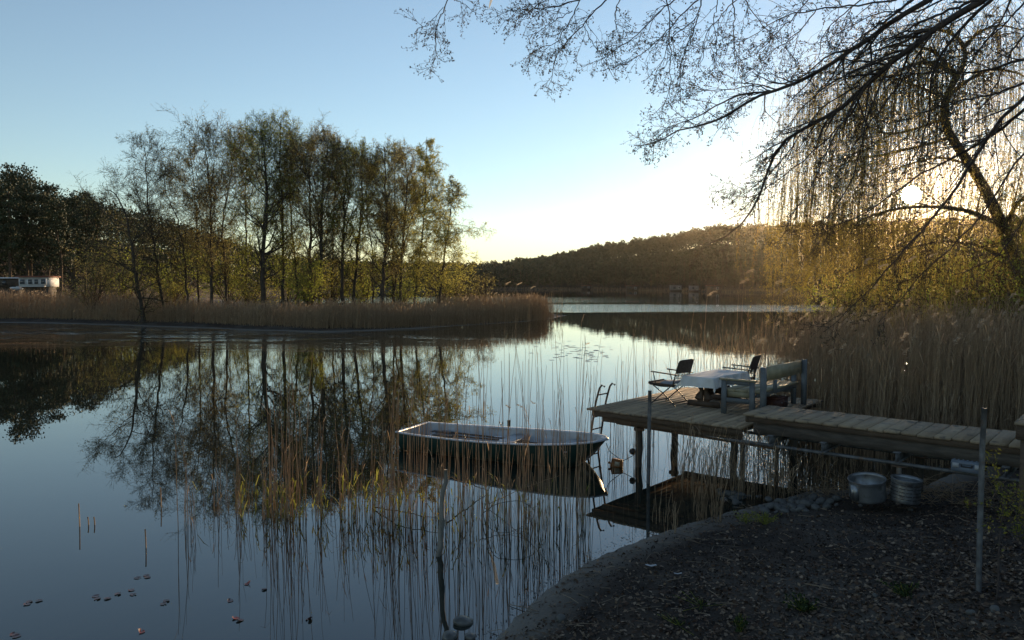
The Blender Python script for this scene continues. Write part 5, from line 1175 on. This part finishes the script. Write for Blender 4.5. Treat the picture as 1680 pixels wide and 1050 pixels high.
# feather / white scrap on the beach
m_scrap = M('white_scrap', (.30,.31,.32), (.40,.41,.42), rough=.7)
for px, py, s_, lab in [(1068,931,.06,'pale crumpled scrap on the dark sand near the waterline'),(1112,944,.04,'small pale scrap on the bank right of the larger one')]:
    g = G(px, py, .2); z = hz_at(g[0], g[1]); g = G(px, py, z); mb = MB(); nn_ = 9; u_ = np.linspace(-1, 1, nn_); U, V_ = np.meshgrid(u_, u_)
    Z = .25*vnoise(U, V_, 2.2, int(px))+.3*np.abs(U); i_ = np.arange(nn_-1)[:, None]*nn_+np.arange(nn_-1)[None]
    mb.add(np.stack([U*s_, V_*s_*.5, Z*s_*.6+.02], -1)+np.array([g[0], g[1], z]), np.stack([i_, i_+1, i_+nn_+1, i_+nn_], -1).reshape(-1, 4), r=.5); tag(mb.mk('paper_scrap', m_scrap), lab, 'scrap')
# ------------------------------------------------------------------ small plants
def herb(px, py, zg, n, h, lsz, mat, name, label, cat='plant', spread=.10, grp=None):
    g = G(px, py, zg); z = hz_at(g[0], g[1]); g = G(px, py, z); r = thing(name, (g[0], g[1], z), label, cat, grp)
    a = rng.random(n)*6.28; rr_ = spread*rng.random(n); t_ = np.linspace(0, 1, 5)[None, :, None]
    top = np.stack([np.cos(a)*rr_*1.8, np.sin(a)*rr_*1.8, h*(.5+.5*rng.random(n))], 1); P = top[:, None]*t_+np.stack([np.cos(a)*rr_*.3, np.sin(a)*rr_*.3, -.01*np.ones(n)], 1)[:, None]
    mb = MB(); mb.tubes(P, np.full(P.shape[:2], .0022), 4); mb.mk('stems', m_reed_green, r)
    X = along(P, 9, .015, .25); mb = MB(); mb.quads(X, lsz*(.6+.8*rng.random(len(X))), .6); mb.mk('leaves', mat, r); return r
m_herb = M('herb_leaf', (.015,.03,.008), (.035,.055,.014), rnd=1, transl=.3); m_sap = M('sapling_leaf', (.11,.12,.02), (.22,.21,.04), rnd=1, transl=.4)
GH = 'small green weeds on the bank'
herb(1318,1000,.6,26,.10,.035,m_herb,'weed','small dark green weed tuft in the leaf litter, lower middle','plant',.09,GH)
herb(1487,976,.6,20,.09,.03,m_herb,'weed','small green weed left of the steel pole foot','plant',.10,GH)
herb(1150,992,.4,14,.06,.02,m_herb,'weed','flat green moss like weed nearest the water','plant',.14,GH)
herb(1115,1025,.5,12,.05,.018,m_herb,'weed','faint green weed patch at the lower edge left of the dark tuft','plant',.14,GH)
herb(1215,1035,.6,14,.16,.03,m_herb,'weed','taller thin weed at the lower picture edge','plant',.04,GH)
herb(1255,858,.2,30,.16,.02,m_reed_green,'weed','dry olive grass tuft beside the stone pile','plant',.10,GH)
herb(1222,855,.2,20,.14,.02,m_reed_green,'weed','small dry grass tuft left of the olive one','plant',.10,GH)
# young sapling right of the pole
g = G(1636, 982, .6); z = hz_at(g[0], g[1]); g = G(1636, 982, z); sp = thing('sapling', (g[0], g[1], z), 'young sapling with sparse yellow green leaves right of the steel pole', 'sapling')
T_ = resample(np.array([(0,0,-.05),(.005,0,.25),(.0,0,.5),(.03,0,.72),(.02,.02,.92)]), 12); tr = MB(); tr.tubes(T_, np.linspace(.010,.004,12), 6)
P1, R1, L1 = grow(T_[None], np.linspace(.01,.004,12)[None], 10, .62, 1, .26, .9, 6, up=.02, noise=.15, rmin=.0025); tr.tubes(P1, R1, 4)
P2, R2, L2 = grow(P1, R1, 3, .3, 1, .1, .7, 4, up=.03, noise=.2, rmin=.0018); tr.tubes(P2, R2, 3); tr.mk('trunk', m_twig, sp, smooth=True)
lf = MB(); X = np.concatenate([along(P2, 7, .012), along(P1, 6, .012), along(T_[None], 16, .015, .45)]); lf.quads(X, .026*(.5+rng.random(len(X))), .5); lf.mk('leaves', m_sap, sp)
# arching shrub entering at the right edge
g = G(1690, 930, .7); z = hz_at(g[0], g[1]); g = G(1700, 930, z); sp = thing('shrub', (g[0], g[1], z), 'low arching shrub with yellow green leaves cut by the right picture edge', 'shrub')
tr = MB(); P = np.array([resample(np.array([(0,0,0),(-.05*k+.02,.03*k,.3),(-.14*k,.04*k,.55+.1*k)]), 9) for k in range(-1, 4)]); tr.tubes(P, np.linspace(.008,.003,9), 4)
P1, R1, L1 = grow(P, np.full(P.shape[:2], .004), 8, .2, 1, .22, .8, 6, up=-.02, noise=.2, rmin=.002); tr.tubes(P1, R1, 3); tr.mk('stems', m_twig, sp)
lf = MB(); X = along(P1, 16, .015); lf.quads(X, .028*(.5+rng.random(len(X))), .5); lf.mk('leaves', m_sap, sp)
# ------------------------------------------------------------------ cabins
m_white = M('white_wall', (.45,.46,.47), (.55,.56,.57), scale=3, rough=.7); m_roof = M('red_brown_roof', (.16,.06,.04), (.22,.09,.06), scale=3); m_glass = M('dark_window', (.03,.04,.05), (.06,.07,.08), rough=.1, spec=.6)
m_dwall = M('dark_wood_wall', (.05,.04,.035), (.09,.075,.06), scale=4)
def cabin(px, pyb, Y, wd, ht, dp, label, wall, roof, wins, name='cabin', rz=0, grp=None, deck=True):
    p = W(px, pyb, Y); r = thing(name, (p[0], p[1], p[2]), label, 'cabin', grp, rz=rz)
    mb = MB(); mb.box((0, dp/2, ht/2), (wd, dp, ht)); mb.mk('wall', wall, r)
    mb = MB(); mb.box((0, dp/2-.1, ht+.09), (wd+.4, dp+.7, .18), taper=.97); mb.mk('roof', roof, r)
    for x, z, w_, h_, fr in wins:
        mb = MB(); mb.box((x, -.04, z), (w_, .07, h_)); f = mb.mk('window', m_white if fr else wall, r); mb = MB(); mb.box((x, -.085, z), (w_*.74, .03, h_*.76)); mb.mk('pane', m_glass, f)
    if deck:
        mb = MB(); mb.box((0, -.3, .05), (wd+.1, .5, .10)); mb.mk('deck', m_white, r)
    mb = MB(); mb.box((0, dp/2, -p[2]/2-.1), (wd*.9, dp*.8, p[2]+.4)); mb.mk('base', m_dwall, r)
    return r
cabin(53, 470.5, 108, 3.8, 1.35, 3.2, 'small white lakeside cabin with four windows and a reddish flat roof above the reeds', m_white, m_roof, [(-1.35,.72,.95,.85,False),(-.25,.72,.75,.85,True),(.62,.72,.7,.85,True),(1.6,.74,.85,.9,True)])
cabin(5, 471, 112, 3.6, 1.25, 3, 'dark cabin with a white roof edge at the left picture edge', m_dwall, m_white, [(.2,.65,.8,.8,False),(-1.0,.65,.8,.8,False)], deck=False)
g = W(27, 474, 98); bo = thing('dinghy', (g[0], g[1], g[2]-.1), 'small pale blue dinghy tilted on the reeds before the white cabin', 'boat', rz=-.3)
mb = MB(); mb.lathe((0,0,.2), [(.02,-.25),(.35,-.18),(.5,0),(.47,.02),(.3,-.1),(.02,-.14)], 14, R=[[2.2,0,0],[0,.8,0],[0,-.3,1]]); mb.mk('hull', m_rim, bo)
GC = 'small huts on the far shore'; m_hut = M('pale_hut_wall', (.13,.14,.15), (.18,.19,.20), scale=3)
for px, py, Y, wd, ht, wl, lab in [(1038,476.5,372,5.5,2.2,m_dwall,'dark hut on the far shore, leftmost of the huts'),(1110,476,335,4.6,2.2,m_white,'pale hut on the far shore with a dark doorway, left of the smaller pale hut'),(1140,476.5,322,3.4,2.0,m_white,'smaller pale blue hut on the far shore'),(1172,477,305,5.0,2.0,m_dwall,'dark shed on the far shore, rightmost of the huts'),(962,474,408,5.0,1.8,m_dwall,'low dark boathouse far off on the shore near the island tip')]:
    cabin(px, py, Y, wd, ht, 4, lab, m_hut if wl is m_white else wl, m_roof if wl is m_dwall else m_dwall, [(-wd*.2, ht*.5, wd*.3, ht*.55, False),(wd*.25, ht*.5, wd*.2, ht*.5, True)], 'hut', 0, GC, False)
# reed fringe on the far shore
X = []
for px in np.arange(800, 1700, .8): 
    D = float(far_D(px))*(1.0+.004*rng.normal())-1; X.append(((px-840)/1250*D, D))
X = np.array(X); mb = MB(); reeds(X, 1.0+.8*rng.random(len(X)), mb, r=.06, lean=.1, K=3)
tag(mb.mk('far_reeds', m_reed), 'pale reed fringe along the far shore', kind='stuff')
